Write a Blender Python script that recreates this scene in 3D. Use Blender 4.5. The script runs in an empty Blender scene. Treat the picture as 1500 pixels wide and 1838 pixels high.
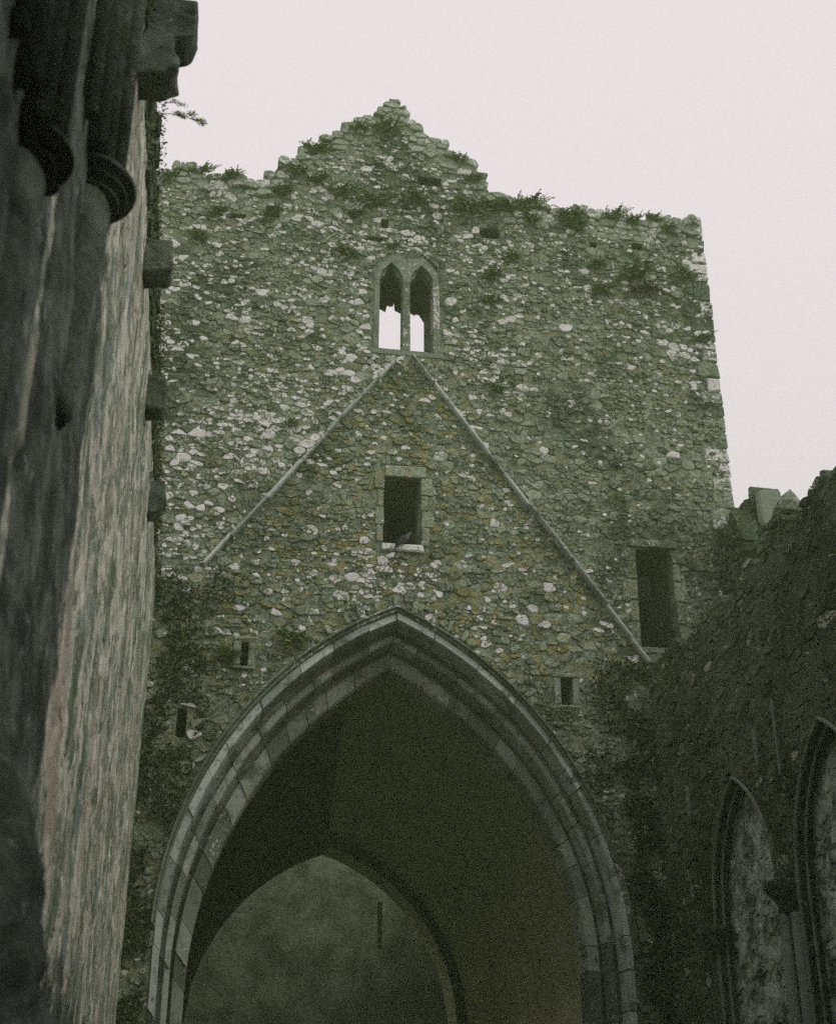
import bpy, bmesh, math, random
from mathutils import Vector, noise, Matrix
from math import radians, sin, cos, pi, sqrt, atan2

random.seed(7)
SC = bpy.context.scene
COL = SC.collection

# ------------------------------------------------------------------ camera
cam = bpy.data.cameras.new('camera')
cam.sensor_fit = 'HORIZONTAL'
cam.sensor_width = 56.0
cam.lens = 89.97
cam.clip_start = 0.1
cam.clip_end = 3000
cam.dof.use_dof = True
cam.dof.focus_distance = 22.5
cam.dof.aperture_fstop = 4.0
camo = bpy.data.objects.new('camera', cam)
camo.location = (0, 0, 1.6)
camo.rotation_euler = (radians(90 + 26), 0, radians(-9.5))
COL.objects.link(camo)
SC.camera = camo

# ------------------------------------------------------------------ sky, sun, exposure
SUN_EL, SUN_AZ = radians(46), radians(130)      # azimuth clockwise from +Y (the view direction)
world = bpy.data.worlds.new('World')
SC.world = world
world.use_nodes = True
wn, wl = world.node_tree.nodes, world.node_tree.links
wn.clear()
wo = wn.new('ShaderNodeOutputWorld')
bg = wn.new('ShaderNodeBackground')
bg.inputs['Strength'].default_value = 0.1
sky = wn.new('ShaderNodeTexSky')
sky.sky_type = 'NISHITA'
sky.sun_disc = False
sky.sun_elevation = SUN_EL
sky.sun_rotation = SUN_AZ
sky.dust_density = 6
mixw = wn.new('ShaderNodeMix')
mixw.data_type = 'RGBA'
mixw.inputs[0].default_value = 0.96               # a closed cloud cover hides nearly all of the blue
mixw.inputs[7].default_value = (9.6, 8.72, 9.2, 1)
wl.new(sky.outputs[0], mixw.inputs[6])
wl.new(mixw.outputs[2], bg.inputs['Color'])
wl.new(bg.outputs[0], wo.inputs[0])

sl = bpy.data.lights.new('sun', 'SUN')
sl.energy = 1.5
sl.angle = radians(45)
sl.color = (1.0, 0.96, 0.9)
so = bpy.data.objects.new('sun', sl)
sd = Vector((sin(SUN_AZ) * cos(SUN_EL), cos(SUN_AZ) * cos(SUN_EL), sin(SUN_EL)))
so.rotation_euler = sd.to_track_quat('Z', 'Y').to_euler()
so.location = (0, 0, 40)
COL.objects.link(so)

SC.view_settings.view_transform = 'Standard'
SC.view_settings.look = 'None'
SC.view_settings.exposure = 0.0
SC.view_settings.gamma = 1.0
SC.view_settings.use_curve_mapping = False
HAZE = 0.006
SC.cycles.max_bounces = 4
SC.cycles.diffuse_bounces = 3
SC.cycles.use_denoising = False
SC.cycles.use_adaptive_sampling = True
SC.cycles.adaptive_threshold = 0.03

# ------------------------------------------------------------------ materials
class NT:
    def __init__(s, name):
        s.m = bpy.data.materials.new(name)
        s.m.use_nodes = True
        s.n, s.l = s.m.node_tree.nodes, s.m.node_tree.links
        s.b = s.n['Principled BSDF']
        s.b.inputs['Specular IOR Level'].default_value = 0.15
        s.b.inputs['Roughness'].default_value = 0.92
        s.co = s.n.new('ShaderNodeNewGeometry').outputs['Position']
    def link(s, a, b): s.l.new(a, b)
    def mapping(s, sc, off=(0, 0, 0), src=None):
        m = s.n.new('ShaderNodeMapping')
        m.inputs['Scale'].default_value = sc
        m.inputs['Location'].default_value = off
        s.link(src or s.co, m.inputs[0])
        return m.outputs[0]
    def noise(s, scale, detail=4, rough=.6, vec=None, dist=0.0):
        t = s.n.new('ShaderNodeTexNoise')
        t.inputs['Scale'].default_value = scale
        t.inputs['Detail'].default_value = detail
        t.inputs['Roughness'].default_value = rough
        t.inputs['Distortion'].default_value = dist
        s.link(vec or s.co, t.inputs['Vector'])
        return t.outputs['Fac']
    def voro(s, scale, vec=None, feat='F1', out='Distance'):
        t = s.n.new('ShaderNodeTexVoronoi')
        t.feature = feat
        t.inputs['Scale'].default_value = scale
        s.link(vec or s.co, t.inputs['Vector'])
        return t.outputs[out]
    def step(s, v, a, b, lo=0.0, hi=1.0):
        r = s.n.new('ShaderNodeMapRange')
        r.interpolation_type = 'SMOOTHSTEP'
        r.inputs['From Min'].default_value = a
        r.inputs['From Max'].default_value = b
        r.inputs['To Min'].default_value = lo
        r.inputs['To Max'].default_value = hi
        s.link(v, r.inputs['Value'])
        return r.outputs[0]
    def math(s, op, a, b=None, clamp=False):
        m = s.n.new('ShaderNodeMath')
        m.operation = op
        m.use_clamp = clamp
        for i, v in enumerate((a, b)):
            if v is None: continue
            if isinstance(v, (int, float)): m.inputs[i].default_value = v
            else: s.link(v, m.inputs[i])
        return m.outputs[0]
    def mix(s, f, a, b, mode='MIX'):
        m = s.n.new('ShaderNodeMix')
        m.data_type = 'RGBA'
        m.blend_type = mode
        if isinstance(f, (int, float)): m.inputs[0].default_value = f
        else: s.link(f, m.inputs[0])
        for i, v in ((6, a), (7, b)):
            if isinstance(v, tuple): m.inputs[i].default_value = v + (1,) if len(v) == 3 else v
            else: s.link(v, m.inputs[i])
        return m.outputs[2]
    def attr(s, name='sd'):
        a = s.n.new('ShaderNodeAttribute')
        a.attribute_name = name
        sep = s.n.new('ShaderNodeSeparateColor')
        s.link(a.outputs['Color'], sep.inputs[0])
        return sep.outputs
    def bump(s, h, strength=.4, dist=.02, prev=None):
        b = s.n.new('ShaderNodeBump')
        b.inputs['Strength'].default_value = strength
        b.inputs['Distance'].default_value = dist
        s.link(h, b.inputs['Height'])
        if prev is not None: s.link(prev, b.inputs['Normal'])
        return b.outputs[0]
    def done(s, col, nrm=None):
        if isinstance(col, tuple): s.b.inputs['Base Color'].default_value = col + (1,)
        else: s.link(col, s.b.inputs['Base Color'])
        if nrm is not None: s.link(nrm, s.b.inputs['Normal'])
        return s.m

def mat_rubble(name, dark=(.028, .05, .025), light=(.46, .545, .415), moss=(.042, .08, .03), mossk=.5, lich=(.97, .96, .95), fleck=.95):
    t = NT(name)
    tone, lic, warm = t.attr()[:3]
    n1 = t.noise(22, 6, .85)
    tn = t.math('ADD', t.math('MULTIPLY', tone, .5), t.math('MULTIPLY', t.step(n1, .34, .66), .75))
    c = t.mix(t.step(tn, .08, 1.1), dark, light)
    # brown and bluish areas that run across stones
    hue = t.noise(4.2, 5, .68)
    c = t.mix(t.step(hue, .55, .68, 0, .6), c, (.225, .225, .12))
    c = t.mix(t.step(hue, .43, .3, 0, .55), c, (.14, .2, .185))
    # ochre crust
    och = t.math('MULTIPLY', t.step(t.noise(3.6, 5, .76, t.mapping((1, 1, 1.3), (7, 3, 1))), .47, .62, 0, .85), warm)
    c = t.mix(och, c, (.37, .32, .12))
    # moss and algae: soft large areas broken up by a fine grain, some of it along the beds
    big = t.noise(.75, 5, .62, t.mapping((1, 1, .9), (3, 0, 9)))
    fine = t.noise(8, 6, .82, t.mapping((.55, .55, 1.5)))
    mo = t.math('ADD', t.math('MULTIPLY', big, .55), t.math('MULTIPLY', fine, .62))
    c = t.mix(t.step(mo, .66 - .1 * mossk, .74 - .1 * mossk, 0, .75), c, moss)
    c = t.mix(t.step(t.noise(13, 4, .8, t.mapping((.4, .4, 1.6), (1, 5, 2))), .42, .3, 0, .85), c, (.025, .036, .02))
    # broad damp stains
    st = t.noise(.55, 4, .6, t.mapping((1, 1, .8), (5, 2, 1)))
    c = t.mix(t.math('MULTIPLY', t.step(st, .52, .64, 0, .75), t.step(t.noise(6, 4, .75), .3, .6)), c, (.036, .058, .034))
    # crust lichen: bright ragged rosettes on single stones, fine specks elsewhere
    ln = t.noise(13, 5, .7, None, .9)
    lm = t.step(t.math('ADD', ln, t.math('MULTIPLY', lic, .55)), .735, .775)
    c = t.mix(lm, c, t.mix(t.step(t.noise(48, 4, .75), .34, .56), (.6, .61, .58), lich))
    vo = t.n.new('ShaderNodeTexVoronoi')
    vo.inputs['Scale'].default_value = 6.5
    t.link(t.mapping((1, 1, 1.4)), vo.inputs['Vector'])
    vs = t.n.new('ShaderNodeSeparateColor')
    t.link(vo.outputs['Color'], vs.inputs[0])
    rad = t.step(vs.outputs[0], .72, 1, 0, .42)
    fl = t.math('SUBTRACT', t.math('MULTIPLY', rad, t.step(ln, .3, .62)), vo.outputs['Distance'])
    c = t.mix(t.math('MULTIPLY', t.step(fl, -.02, .03), fleck), c, lich)
    n2 = t.bump(t.noise(34, 4, .8), 1, .03)
    n3 = t.bump(t.noise(10, 3, .7), .6, .04, n2)
    return t.done(c, n3)

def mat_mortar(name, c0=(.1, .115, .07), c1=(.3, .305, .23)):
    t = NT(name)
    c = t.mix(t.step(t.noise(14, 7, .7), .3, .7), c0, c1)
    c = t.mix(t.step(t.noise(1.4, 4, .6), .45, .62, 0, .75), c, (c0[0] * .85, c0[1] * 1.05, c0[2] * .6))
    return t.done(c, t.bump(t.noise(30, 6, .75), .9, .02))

def mat_ashlar(name, base=(.43, .49, .42), dark=(.11, .135, .11), rust=0.0, lich=.1):
    t = NT(name)
    tone, lic, warm = t.attr()[:3]
    c = t.mix(t.step(tone, 0, 1), dark, base)
    c = t.mix(t.step(t.noise(4.5, 6, .75), .5, .68, 0, .55), c, (.08, .095, .07))
    c = t.mix(t.step(t.noise(30, 5, .7), .5, .75, 0, .35), c, (.33, .32, .3))
    if rust:
        c = t.mix(t.math('MULTIPLY', t.step(t.noise(3.3, 8, .75), .5, .66, 0, .8), warm), c, (.29, .22, .16))
    c = t.mix(t.step(t.noise(2.6, 6, .7), .51, .64, 0, .75), c, (.06, .088, .05))
    ln = t.noise(14, 5, .62, None, .6)
    c = t.mix(t.step(t.math('ADD', ln, t.math('MULTIPLY', lic, .5)), .72, .79), c, (.62, .57, .55))
    return t.done(c, t.bump(t.noise(45, 6, .75), .5, .012))

M_RUB = mat_rubble('rubble_stone')
M_RUBTOP = mat_rubble('parapet_stone', dark=(.085, .125, .075), light=(.52, .6, .49), mossk=-.1)
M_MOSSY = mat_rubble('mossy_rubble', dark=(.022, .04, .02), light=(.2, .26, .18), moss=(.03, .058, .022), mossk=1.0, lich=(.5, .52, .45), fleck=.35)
M_MORT = mat_rubble('lime_mortar', dark=(.025, .046, .023), light=(.365, .44, .335), mossk=.65)
M_MORTDARK = mat_mortar('dark_mortar_and_shade', (.016, .02, .011), (.05, .056, .033))  # dark core mortar; also the painted shade on left vault and west wall
M_ASH = mat_ashlar('limestone_voussoir', rust=1)
M_ASHPALE = mat_ashlar('pale_limestone', base=(.56, .63, .58), dark=(.25, .31, .27))
M_FRAME = mat_ashlar('window_dressing', base=(.23, .285, .22), dark=(.09, .125, .085))
def m_dressdark():
    t = NT('dark_dressed_stone')
    tone = t.attr()[0]
    c = t.mix(t.step(t.math('ADD', t.math('MULTIPLY', tone, .4), t.noise(3.5, 7, .76, t.mapping((1, 1, 1.2)))), .45, .95), (.03, .04, .028), (.165, .2, .165))
    c = t.mix(t.step(t.noise(6, 6, .75, t.mapping((1, 1, 1.2), (3, 1, 2))), .57, .68, 0, .6), c, (.34, .37, .34))
    c = t.mix(t.step(t.noise(2.2, 5, .7), .55, .68, 0, .7), c, (.055, .085, .03))
    return t.done(c, t.bump(t.noise(16, 6, .78), .9, .03))
M_DRESSDARK = m_dressdark()

def m_plaster():
    t = NT('old_lime_plaster')
    bare = t.attr()[0]
    grain = t.noise(6, 7, .7)
    c = t.mix(t.step(grain, .34, .64), (.45, .47, .385), (.76, .75, .65))
    # coats of plaster: the upper one pinkish, the older grey-green, bare stone between
    coat = t.noise(1.3, 8, .7, t.mapping((1, 1, 1.15), (0, 4, 0)), .35)
    c = t.mix(t.step(coat,   .48, .52, 0, .8), c, t.mix(t.step(grain, .4, .6), (.075, .115, .07), (.22, .28, .22)))
    c = t.mix(t.step(t.noise(2.6, 7, .74, t.mapping((1, 1, 1.15), (4, 6, 2))), .56, .6, 0, .85), c, (.1, .135, .07))
    c = t.mix(t.step(t.noise(1.1, 4, .6, t.mapping((1, 1, 1.15), (9, 2, 5))), .54, .62, 0, .6), c, (.22, .275, .265))
    c = t.mix(t.step(t.noise(2.6, 5, .7, t.mapping((1, 1, 1.15), (1, 1, 7))), .59, .64, 0, .7), c, (.9, .83, .74))
    ls = t.noise(1.9, 5, .68, t.mapping((1, 1, .22), (4, 9, 2)))
    c = t.mix(t.step(ls, .52, .6, 0, .7), c, (.44, .385, .31))
    c = t.mix(t.step(ls, .45, .38, 0, .75), c, (.1, .145, .08))
    pits = t.noise(4.5, 6, .75, t.mapping((1, 1, 1.15), (5, 1, 3)))
    c = t.mix(t.step(pits, .42, .37, 0, .92), c, (.04, .05, .03))
    stone = t.mix(t.step(t.noise(2.2, 7, .72, t.mapping((1, 1, 1.15))), .4, .66), (.035, .045, .034), (.155, .185, .155))
    stone = t.mix(t.step(t.noise(5, 6, .75, t.mapping((1, 1, 1.15))), .58, .68, 0, .7), stone, (.4, .43, .4))
    c = t.mix(t.step(t.math('ADD', bare, t.math('MULTIPLY', t.math('SUBTRACT', t.noise(1.8, 6, .7), .5), .9)), .44, .56), c, stone)
    nb = t.bump(t.noise(22, 4, .75), .5, .015)
    return t.done(c, t.bump(pits, .6, .05, nb))
M_PLASTER = m_plaster()

def m_niche():
    t = NT('limewashed_masonry')
    c = t.mix(t.step(t.noise(3.2, 7, .72), .36, .62), (.07, .09, .065), (.58, .64, .56))
    c = t.mix(t.step(t.noise(8, 5, .75), .52, .66, 0, .8), c, (.045, .05, .032))
    return t.done(c, t.bump(t.noise(18, 6, .75), .9, .03))
M_NICHE = m_niche()

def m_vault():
    t = NT('lit_vault_plaster')  # pale tone puts light into the right half of the vault
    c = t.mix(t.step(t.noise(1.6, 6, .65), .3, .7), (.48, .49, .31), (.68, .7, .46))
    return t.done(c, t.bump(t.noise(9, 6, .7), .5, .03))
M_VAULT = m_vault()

def m_far():
    t = NT('far_rubble')
    v = t.mapping((3.6, 3.6, 6.4))
    cell = t.voro(1, v, 'F1', 'Color')
    e = t.voro(1, v, 'DISTANCE_TO_EDGE')
    sp = t.n.new('ShaderNodeSeparateColor')
    t.link(cell, sp.inputs[0])
    c = t.mix(sp.outputs[0], (.07, .09, .055), (.26, .29, .21))
    c = t.mix(t.step(t.noise(12, 6, .75), .35, .65, 0, .6), c, (.06, .07, .04))
    c = t.mix(t.step(t.noise(.9, 5, .65), .45, .62, 0, .8), c, (.06, .072, .035))
    c = t.mix(t.step(e, .1, .02), c, (.05, .05, .036))
    return t.done(c, t.bump(t.step(e, 0, .16), .5, .03))
M_FAR = m_far()
def m_damp():
    t = NT('damp_render')
    c = t.mix(t.step(t.noise(1.1, 7, .7), .36, .64), (.06, .082, .05), (.21, .24, .175))
    c = t.mix(t.step(t.noise(7, 6, .78), .4, .66, 0, .55), c, (.07, .092, .055))
    return t.done(c, t.bump(t.noise(9, 6, .75), .7, .04))
M_DAMP = m_damp()

def m_ground():
    t = NT('rough_grass')
    c = t.mix(t.step(t.noise(3, 6, .7), .3, .7), (.04, .06, .018), (.09, .105, .04))
    return t.done(c, t.bump(t.noise(30, 5, .8), 1, .05))
M_GROUND = m_ground()

def m_leaf(name, a, b):
    t = NT(name)
    tone = t.attr()[0]
    c = t.mix(tone, a, b)
    t.b.inputs['Roughness'].default_value = .7
    return t.done(c)
M_LEAF = m_leaf('fern_leaf', (.06, .1, .03), (.24, .33, .12))
M_MOSS = m_leaf('moss', (.03, .045, .01), (.11, .135, .035))
M_IVY = m_leaf('ivy_leaf', (.014, .026, .009), (.085, .13, .05))
M_IVYPALE = m_leaf('pale_ivy_leaf', (.03, .05, .018), (.34, .42, .25))
M_TWIG = m_leaf('dry_twig', (.06, .045, .03), (.11, .085, .06))
def m_flat(name, c, r=.9):
    t = NT(name)
    t.b.inputs['Roughness'].default_value = r
    return t.done(t.mix(t.step(t.noise(60, 4, .6), .3, .7), tuple(x * .7 for x in c), c))
M_BIRD = m_flat('slate_blue_feather', (.085, .1, .12), .6)
M_BIRDDARK = m_flat('dark_feather', (.02, .022, .03), .6)
M_BEAK = m_flat('horn_beak', (.05, .045, .045), .5)
M_LEG = m_flat('bird_leg_skin', (.22, .06, .05), .6)

# ------------------------------------------------------------------ mesh helpers
class MB:
    """collects vertices, faces and one colour per vertex"""
    def __init__(s): s.v, s.f, s.c = [], [], []
    def add(s, vs, fs, c=(.5, 0, 0)):
        o = len(s.v)
        s.v += [tuple(p) for p in vs]
        s.f += [tuple(i + o for i in f) for f in fs]
        s.c += [c] * len(vs)
    def mesh(s, name, mat, smooth=False):
        me = bpy.data.meshes.new(name)
        me.from_pydata(s.v, [], s.f)
        if s.v:
            a = me.attributes.new('sd', 'FLOAT_COLOR', 'POINT')
            flat = []
            for c in s.c: flat += [c[0], c[1], c[2], 1.0]
            a.data.foreach_set('color', flat)
        me.materials.append(mat)
        if smooth: me.polygons.foreach_set('use_smooth', [True] * len(me.polygons))
        me.update()
        return me
    def build(s, name, mat, parent=None, smooth=False):
        o = bpy.data.objects.new(name, s.mesh(name, mat, smooth))
        COL.objects.link(o)
        if parent is not None:
            o.parent = parent
            o.location = -WLOC.get(parent, Vector((0, 0, 0)))
        return o
    def fixnormals(s):
        return s
def fade(a, b, x): return max(0.0, min(1.0, (x - a) / (b - a)))
WLOC = {}        # world location of every Empty, so that parts can be written in world coordinates

def thing(name, label, cat, loc, group=None):
    o = bpy.data.objects.new(name, None)
    o.empty_display_size = .3
    o.location = loc
    COL.objects.link(o)
    o['label'] = label
    o['category'] = cat
    if group: o['group'] = group
    WLOC[o] = Vector(loc)
    return o
def part_empty(name, parent):
    o = bpy.data.objects.new(name, None)
    o.parent = parent
    o.location = -WLOC[parent]
    COL.objects.link(o)
    WLOC[o] = Vector((0, 0, 0))
    return o
def tag(o, label, cat, group=None):
    o['label'] = label
    o['category'] = cat
    if group: o['group'] = group
def stuff(o):
    o['kind'] = 'stuff'
    return o

def box(x0, x1, y0, y1, z0, z1):
    v = [(x0, y0, z0), (x1, y0, z0), (x1, y1, z0), (x0, y1, z0), (x0, y0, z1), (x1, y0, z1), (x1, y1, z1), (x0, y1, z1)]
    f = [(3, 2, 1, 0), (4, 5, 6, 7), (0, 1, 5, 4), (1, 2, 6, 5), (2, 3, 7, 6), (3, 0, 4, 7)]
    return v, f
def rough_box(x0, x1, y0, y1, z0, z1, j=.012, b=.02, rnd=random):
    """a dressed block: chamfered all round, corners a little worn"""
    bm = bmesh.new()
    v, f = box(x0, x1, y0, y1, z0, z1)
    vs = [bm.verts.new(p) for p in v]
    for q in f: bm.faces.new([vs[i] for i in q])
    bmesh.ops.bevel(bm, geom=bm.edges[:] + bm.verts[:], offset=b, segments=1, affect='EDGES', profile=.5)
    bm.verts.index_update()
    out = [(p.co.x + rnd.uniform(-j, j), p.co.y + rnd.uniform(-j, j), p.co.z + rnd.uniform(-j, j)) for p in bm.verts]
    fs = [tuple(p.index for p in q.verts) for q in bm.faces]
    bm.free()
    return out, fs

def plate(outer, holes, to3, d0, d1):
    """solid plate: 2D outline with holes, swept from d0 to d1; to3(u, w, d) -> point"""
    bm = bmesh.new()
    loops = []
    for lp in [outer] + holes:
        vs = [bm.verts.new(to3(u, w, d0)) for u, w in lp]
        es = [bm.edges.new((vs[i], vs[(i + 1) % len(vs)])) for i in range(len(vs))]
        loops.append((vs, es))
    alle = [e for l in loops for e in l[1]]
    bmesh.ops.triangle_fill(bm, use_beauty=True, use_dissolve=False, edges=alle)
    front = bm.faces[:]
    ret = bmesh.ops.extrude_face_region(bm, geom=front)
    nv = [g for g in ret['geom'] if isinstance(g, bmesh.types.BMVert)]
    delta = Vector(to3(0, 0, d1)) - Vector(to3(0, 0, d0))
    bmesh.ops.translate(bm, vec=delta, verts=nv)
    bmesh.ops.recalc_face_normals(bm, faces=bm.faces)
    bm.verts.index_update()
    v = [tuple(p.co) for p in bm.verts]
    f = [tuple(p.index for p in q.verts) for q in bm.faces]
    bm.free()
    return v, f
XZ = lambda u, w, d: (u, d, w)      # a wall facing the camera
YZ = lambda u, w, d: (d, u, w)      # a side wall

def lathe(cx, cy, prof, n=20, wob=0.0):
    v, f = [], []
    for z, r in prof:
        for k in range(n):
            a = 2 * pi * k / n
            rr = r * (1 + wob * noise.noise((cos(a) * 2 + cx, sin(a) * 2 + cy, z * 5)))
            v.append((cx + rr * cos(a), cy + rr * sin(a), z))
    m = len(prof)
    for i in range(m - 1):
        for k in range(n):
            f.append((i * n + k, i * n + (k + 1) % n, (i + 1) * n + (k + 1) % n, (i + 1) * n + k))
    f.append(tuple(range(n - 1, -1, -1)))
    f.append(tuple((m - 1) * n + k for k in range(n)))
    return v, f

def inpoly(x, y, P):
    c = False
    j = len(P) - 1
    for i in range(len(P)):
        xi, yi = P[i]; xj, yj = P[j]
        if (yi > y) != (yj > y) and x < (xj - xi) * (y - yi) / (yj - yi) + xi: c = not c
        j = i
    return c
def nearest(x, y, P):
    best = None
    for i in range(len(P)):
        ax, ay = P[i]; bx, by = P[(i + 1) % len(P)]
        dx, dy = bx - ax, by - ay
        L = dx * dx + dy * dy
        t = 0 if L == 0 else max(0, min(1, ((x - ax) * dx + (y - ay) * dy) / L))
        qx, qy = ax + t * dx, ay + t * dy
        d = (qx - x) ** 2 + (qy - y) ** 2
        if best is None or d < best[0]: best = (d, qx, qy)
    return best

# ------------------------------------------------------------------ rubble: irregular courses of stones, no two alike
def cells(u0, u1, w0, w1, hmin, hmax, asp=(1.2, 3.4), big=.05, an=1.7, seed=1, keep=lambda u, w: True):
    R = random.Random(seed)
    S = []
    w = w0
    while w < w1:
        h = R.uniform(hmin, hmax)
        u = u0 - R.random() * .3
        while u < u1:
            l = h * R.uniform(*asp)
            S.append([u + l / 2 + R.uniform(-.15, .15) * l, w + h / 2 + R.uniform(-.35, .35) * h, 1])
            u += l
        w += h
    # larger stones push their neighbours away
    bigs = [(R.uniform(u0, u1), R.uniform(w0, w1), R.uniform(.09, .16)) for _ in range(int(len(S) * big))]
    gb = {}
    for b in bigs: gb.setdefault((int(b[0] // .5), int(b[1] // .5)), []).append(b)
    def near_big(u, w):
        for i in (-1, 0, 1):
            for j in (-1, 0, 1):
                for b in gb.get((int(u // .5) + i, int(w // .5) + j), []):
                    if ((u - b[0]) / 1.5) ** 2 + (w - b[1]) ** 2 < b[2] ** 2: return True
        return False
    S = [s for s in S if not near_big(s[0], s[1])] + [[b[0], b[1], 2] for b in bigs]
    P = [(s[0], s[1] * an) for s in S]
    g = {}
    CS = .45
    for i, p in enumerate(P): g.setdefault((int(p[0] // CS), int(p[1] // CS)), []).append(i)
    out = []
    for i, (x, y) in enumerate(P):
        if not keep(S[i][0], S[i][1]): continue
        poly = [(x - .6, y - .6), (x + .6, y - .6), (x + .6, y + .6), (x - .6, y + .6)]
        gx, gy = int(x // CS), int(y // CS)
        nb = []
        for a in (-2, -1, 0, 1, 2):
            for b in (-2, -1, 0, 1, 2):
                for k in g.get((gx + a, gy + b), []):
                    if k != i:
                        d = (P[k][0] - x) ** 2 + (P[k][1] - y) ** 2
                        if d > 1e-8: nb.append((d, k))
        nb.sort()
        for d, k in nb:
            mr = max((q[0] - x) ** 2 + (q[1] - y) ** 2 for q in poly)
            if d > 4 * mr: break
            qx, qy = P[k]
            mx, my = (x + qx) / 2, (y + qy) / 2
            nx, ny = qx - x, qy - y
            new = []
            for a in range(len(poly)):
                p, q = poly[a], poly[(a + 1) % len(poly)]
                sp = (p[0] - mx) * nx + (p[1] - my) * ny
                sq = (q[0] - mx) * nx + (q[1] - my) * ny
                if sp <= 0: new.append(p)
                if (sp < 0 < sq) or (sq < 0 < sp):
                    t = sp / (sp - sq)
                    new.append((p[0] + t * (q[0] - p[0]), p[1] + t * (q[1] - p[1])))
            poly = new
            if len(poly) < 3: break
        if len(poly) < 3: continue
        out.append(((S[i][0], S[i][1]), [(p[0], p[1] / an) for p in poly]))
    return out

def stone_mesh(poly, to3, d0, proud, back, R, gap=.012, flat=.35):
    """one stone: rounded outline, back ring, shoulder ring, inner ring and a domed cap.
    to3(u, w, d): d grows into the wall; the face lies at d0 - proud."""
    n = len(poly)
    cu = sum(p[0] for p in poly) / n
    cw = sum(p[1] for p in poly) / n
    # cut the corners
    P = []
    for i in range(n):
        a, b, c = poly[i - 1], poly[i], poly[(i + 1) % n]
        la = sqrt((a[0] - b[0]) ** 2 + (a[1] - b[1]) ** 2)
        lc = sqrt((c[0] - b[0]) ** 2 + (c[1] - b[1]) ** 2)
        k = R.uniform(.12, .3)
        if min(la, lc) < .03:
            P.append(b)
            continue
        P.append((b[0] + (a[0] - b[0]) * k, b[1] + (a[1] - b[1]) * k))
        P.append((b[0] + (c[0] - b[0]) * k, b[1] + (c[1] - b[1]) * k))
    n = len(P)
    rad = max(.03, sum(sqrt((p[0] - cu) ** 2 + (p[1] - cw) ** 2) for p in P) / n)
    sh = max(.5, 1 - gap / rad)
    tu, tw = R.uniform(-.1, .1), R.uniform(-.16, .1)         # the face leans a little
    def ring(k, d, jit):
        r = []
        for p in P:
            kk = k * (1 + R.uniform(-jit, jit))
            u, w = cu + (p[0] - cu) * kk, cw + (p[1] - cw) * kk
            r.append(to3(u, w, d + (u - cu) * tu * (1 if d < d0 + .01 else 0) + (w - cw) * tw * (1 if d < d0 + .01 else 0)))
        return r
    v = ring(sh, d0 + back, .0) + ring(sh, d0 - proud * flat, .05) + ring(sh * R.uniform(.74, .9), d0 - proud, .09)
    v.append(to3(cu + R.uniform(-.3, .3) * rad, cw + R.uniform(-.3, .3) * rad, d0 - proud * R.uniform(.8, 1.15)))
    f = []
    for r in (0, 1):
        for i in range(n):
            j = (i + 1) % n
            f.append((r * n + i, r * n + j, (r + 1) * n + j, (r + 1) * n + i))
    for i in range(n): f.append((2 * n + i, 2 * n + (i + 1) % n, 3 * n))
    return v, f

def push_out(poly, holes):
    q = []
    for u, w in poly:
        for H, (a0, a1, b0, b1) in holes:
            if a0 < u < a1 and b0 < w < b1 and inpoly(u, w, H):
                _, u, w = nearest(u, w, H)
        q.append((u, w))
    return q
def area(P):
    return abs(sum(P[i - 1][0] * P[i][1] - P[i][0] * P[i - 1][1] for i in range(len(P)))) / 2
def bounds(H):
    return (min(p[0] for p in H), max(p[0] for p in H), min(p[1] for p in H), max(p[1] for p in H))

# ------------------------------------------------------------------ ground
mb = MB()
N = 24
gv = []
for i in range(N + 1):
    for j in range(N + 1):
        a, b = (i / N * 2 - 1), (j / N * 2 - 1)
        gv.append((a * abs(a) * 700, b * abs(b) * 700, -.02 + .03 * noise.noise((i * .7, j * .7, 0))))
mb.add(gv, [(i * (N + 1) + j, (i + 1) * (N + 1) + j, (i + 1) * (N + 1) + j + 1, i * (N + 1) + j + 1) for i in range(N) for j in range(N)])
g = mb.build('ground', M_GROUND)
g['kind'] = 'structure'

# unseen pale gravel sheet, added to bounce light up into the vault
def m_gravel():
    t = NT('bounce_gravel')
    c = t.mix(t.step(t.noise(40, 4, .8), .3, .7), (.2, .19, .16), (.42, .41, .36))
    return t.done(c, t.bump(t.voro(60), .8, .02))
mb = MB()
mb.add([(-40, 12, .06), (-2.0, 12, .06), (-2.0, 50, .06), (-40, 50, .06)], [(0, 1, 2, 3)])
g = mb.build('gravel_bounce_sheet', m_gravel())
g['kind'] = 'structure'

# ------------------------------------------------------------------ the crossing tower
TY, TB = 20.0, 21.2          # front and back of its east wall
X0 = 3.0
tower = thing('crossing_tower', 'ruined grey rubble tower with stepped gable top, twin window and tall pointed arch', 'tower', (3.5, 25.5, 0))

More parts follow.
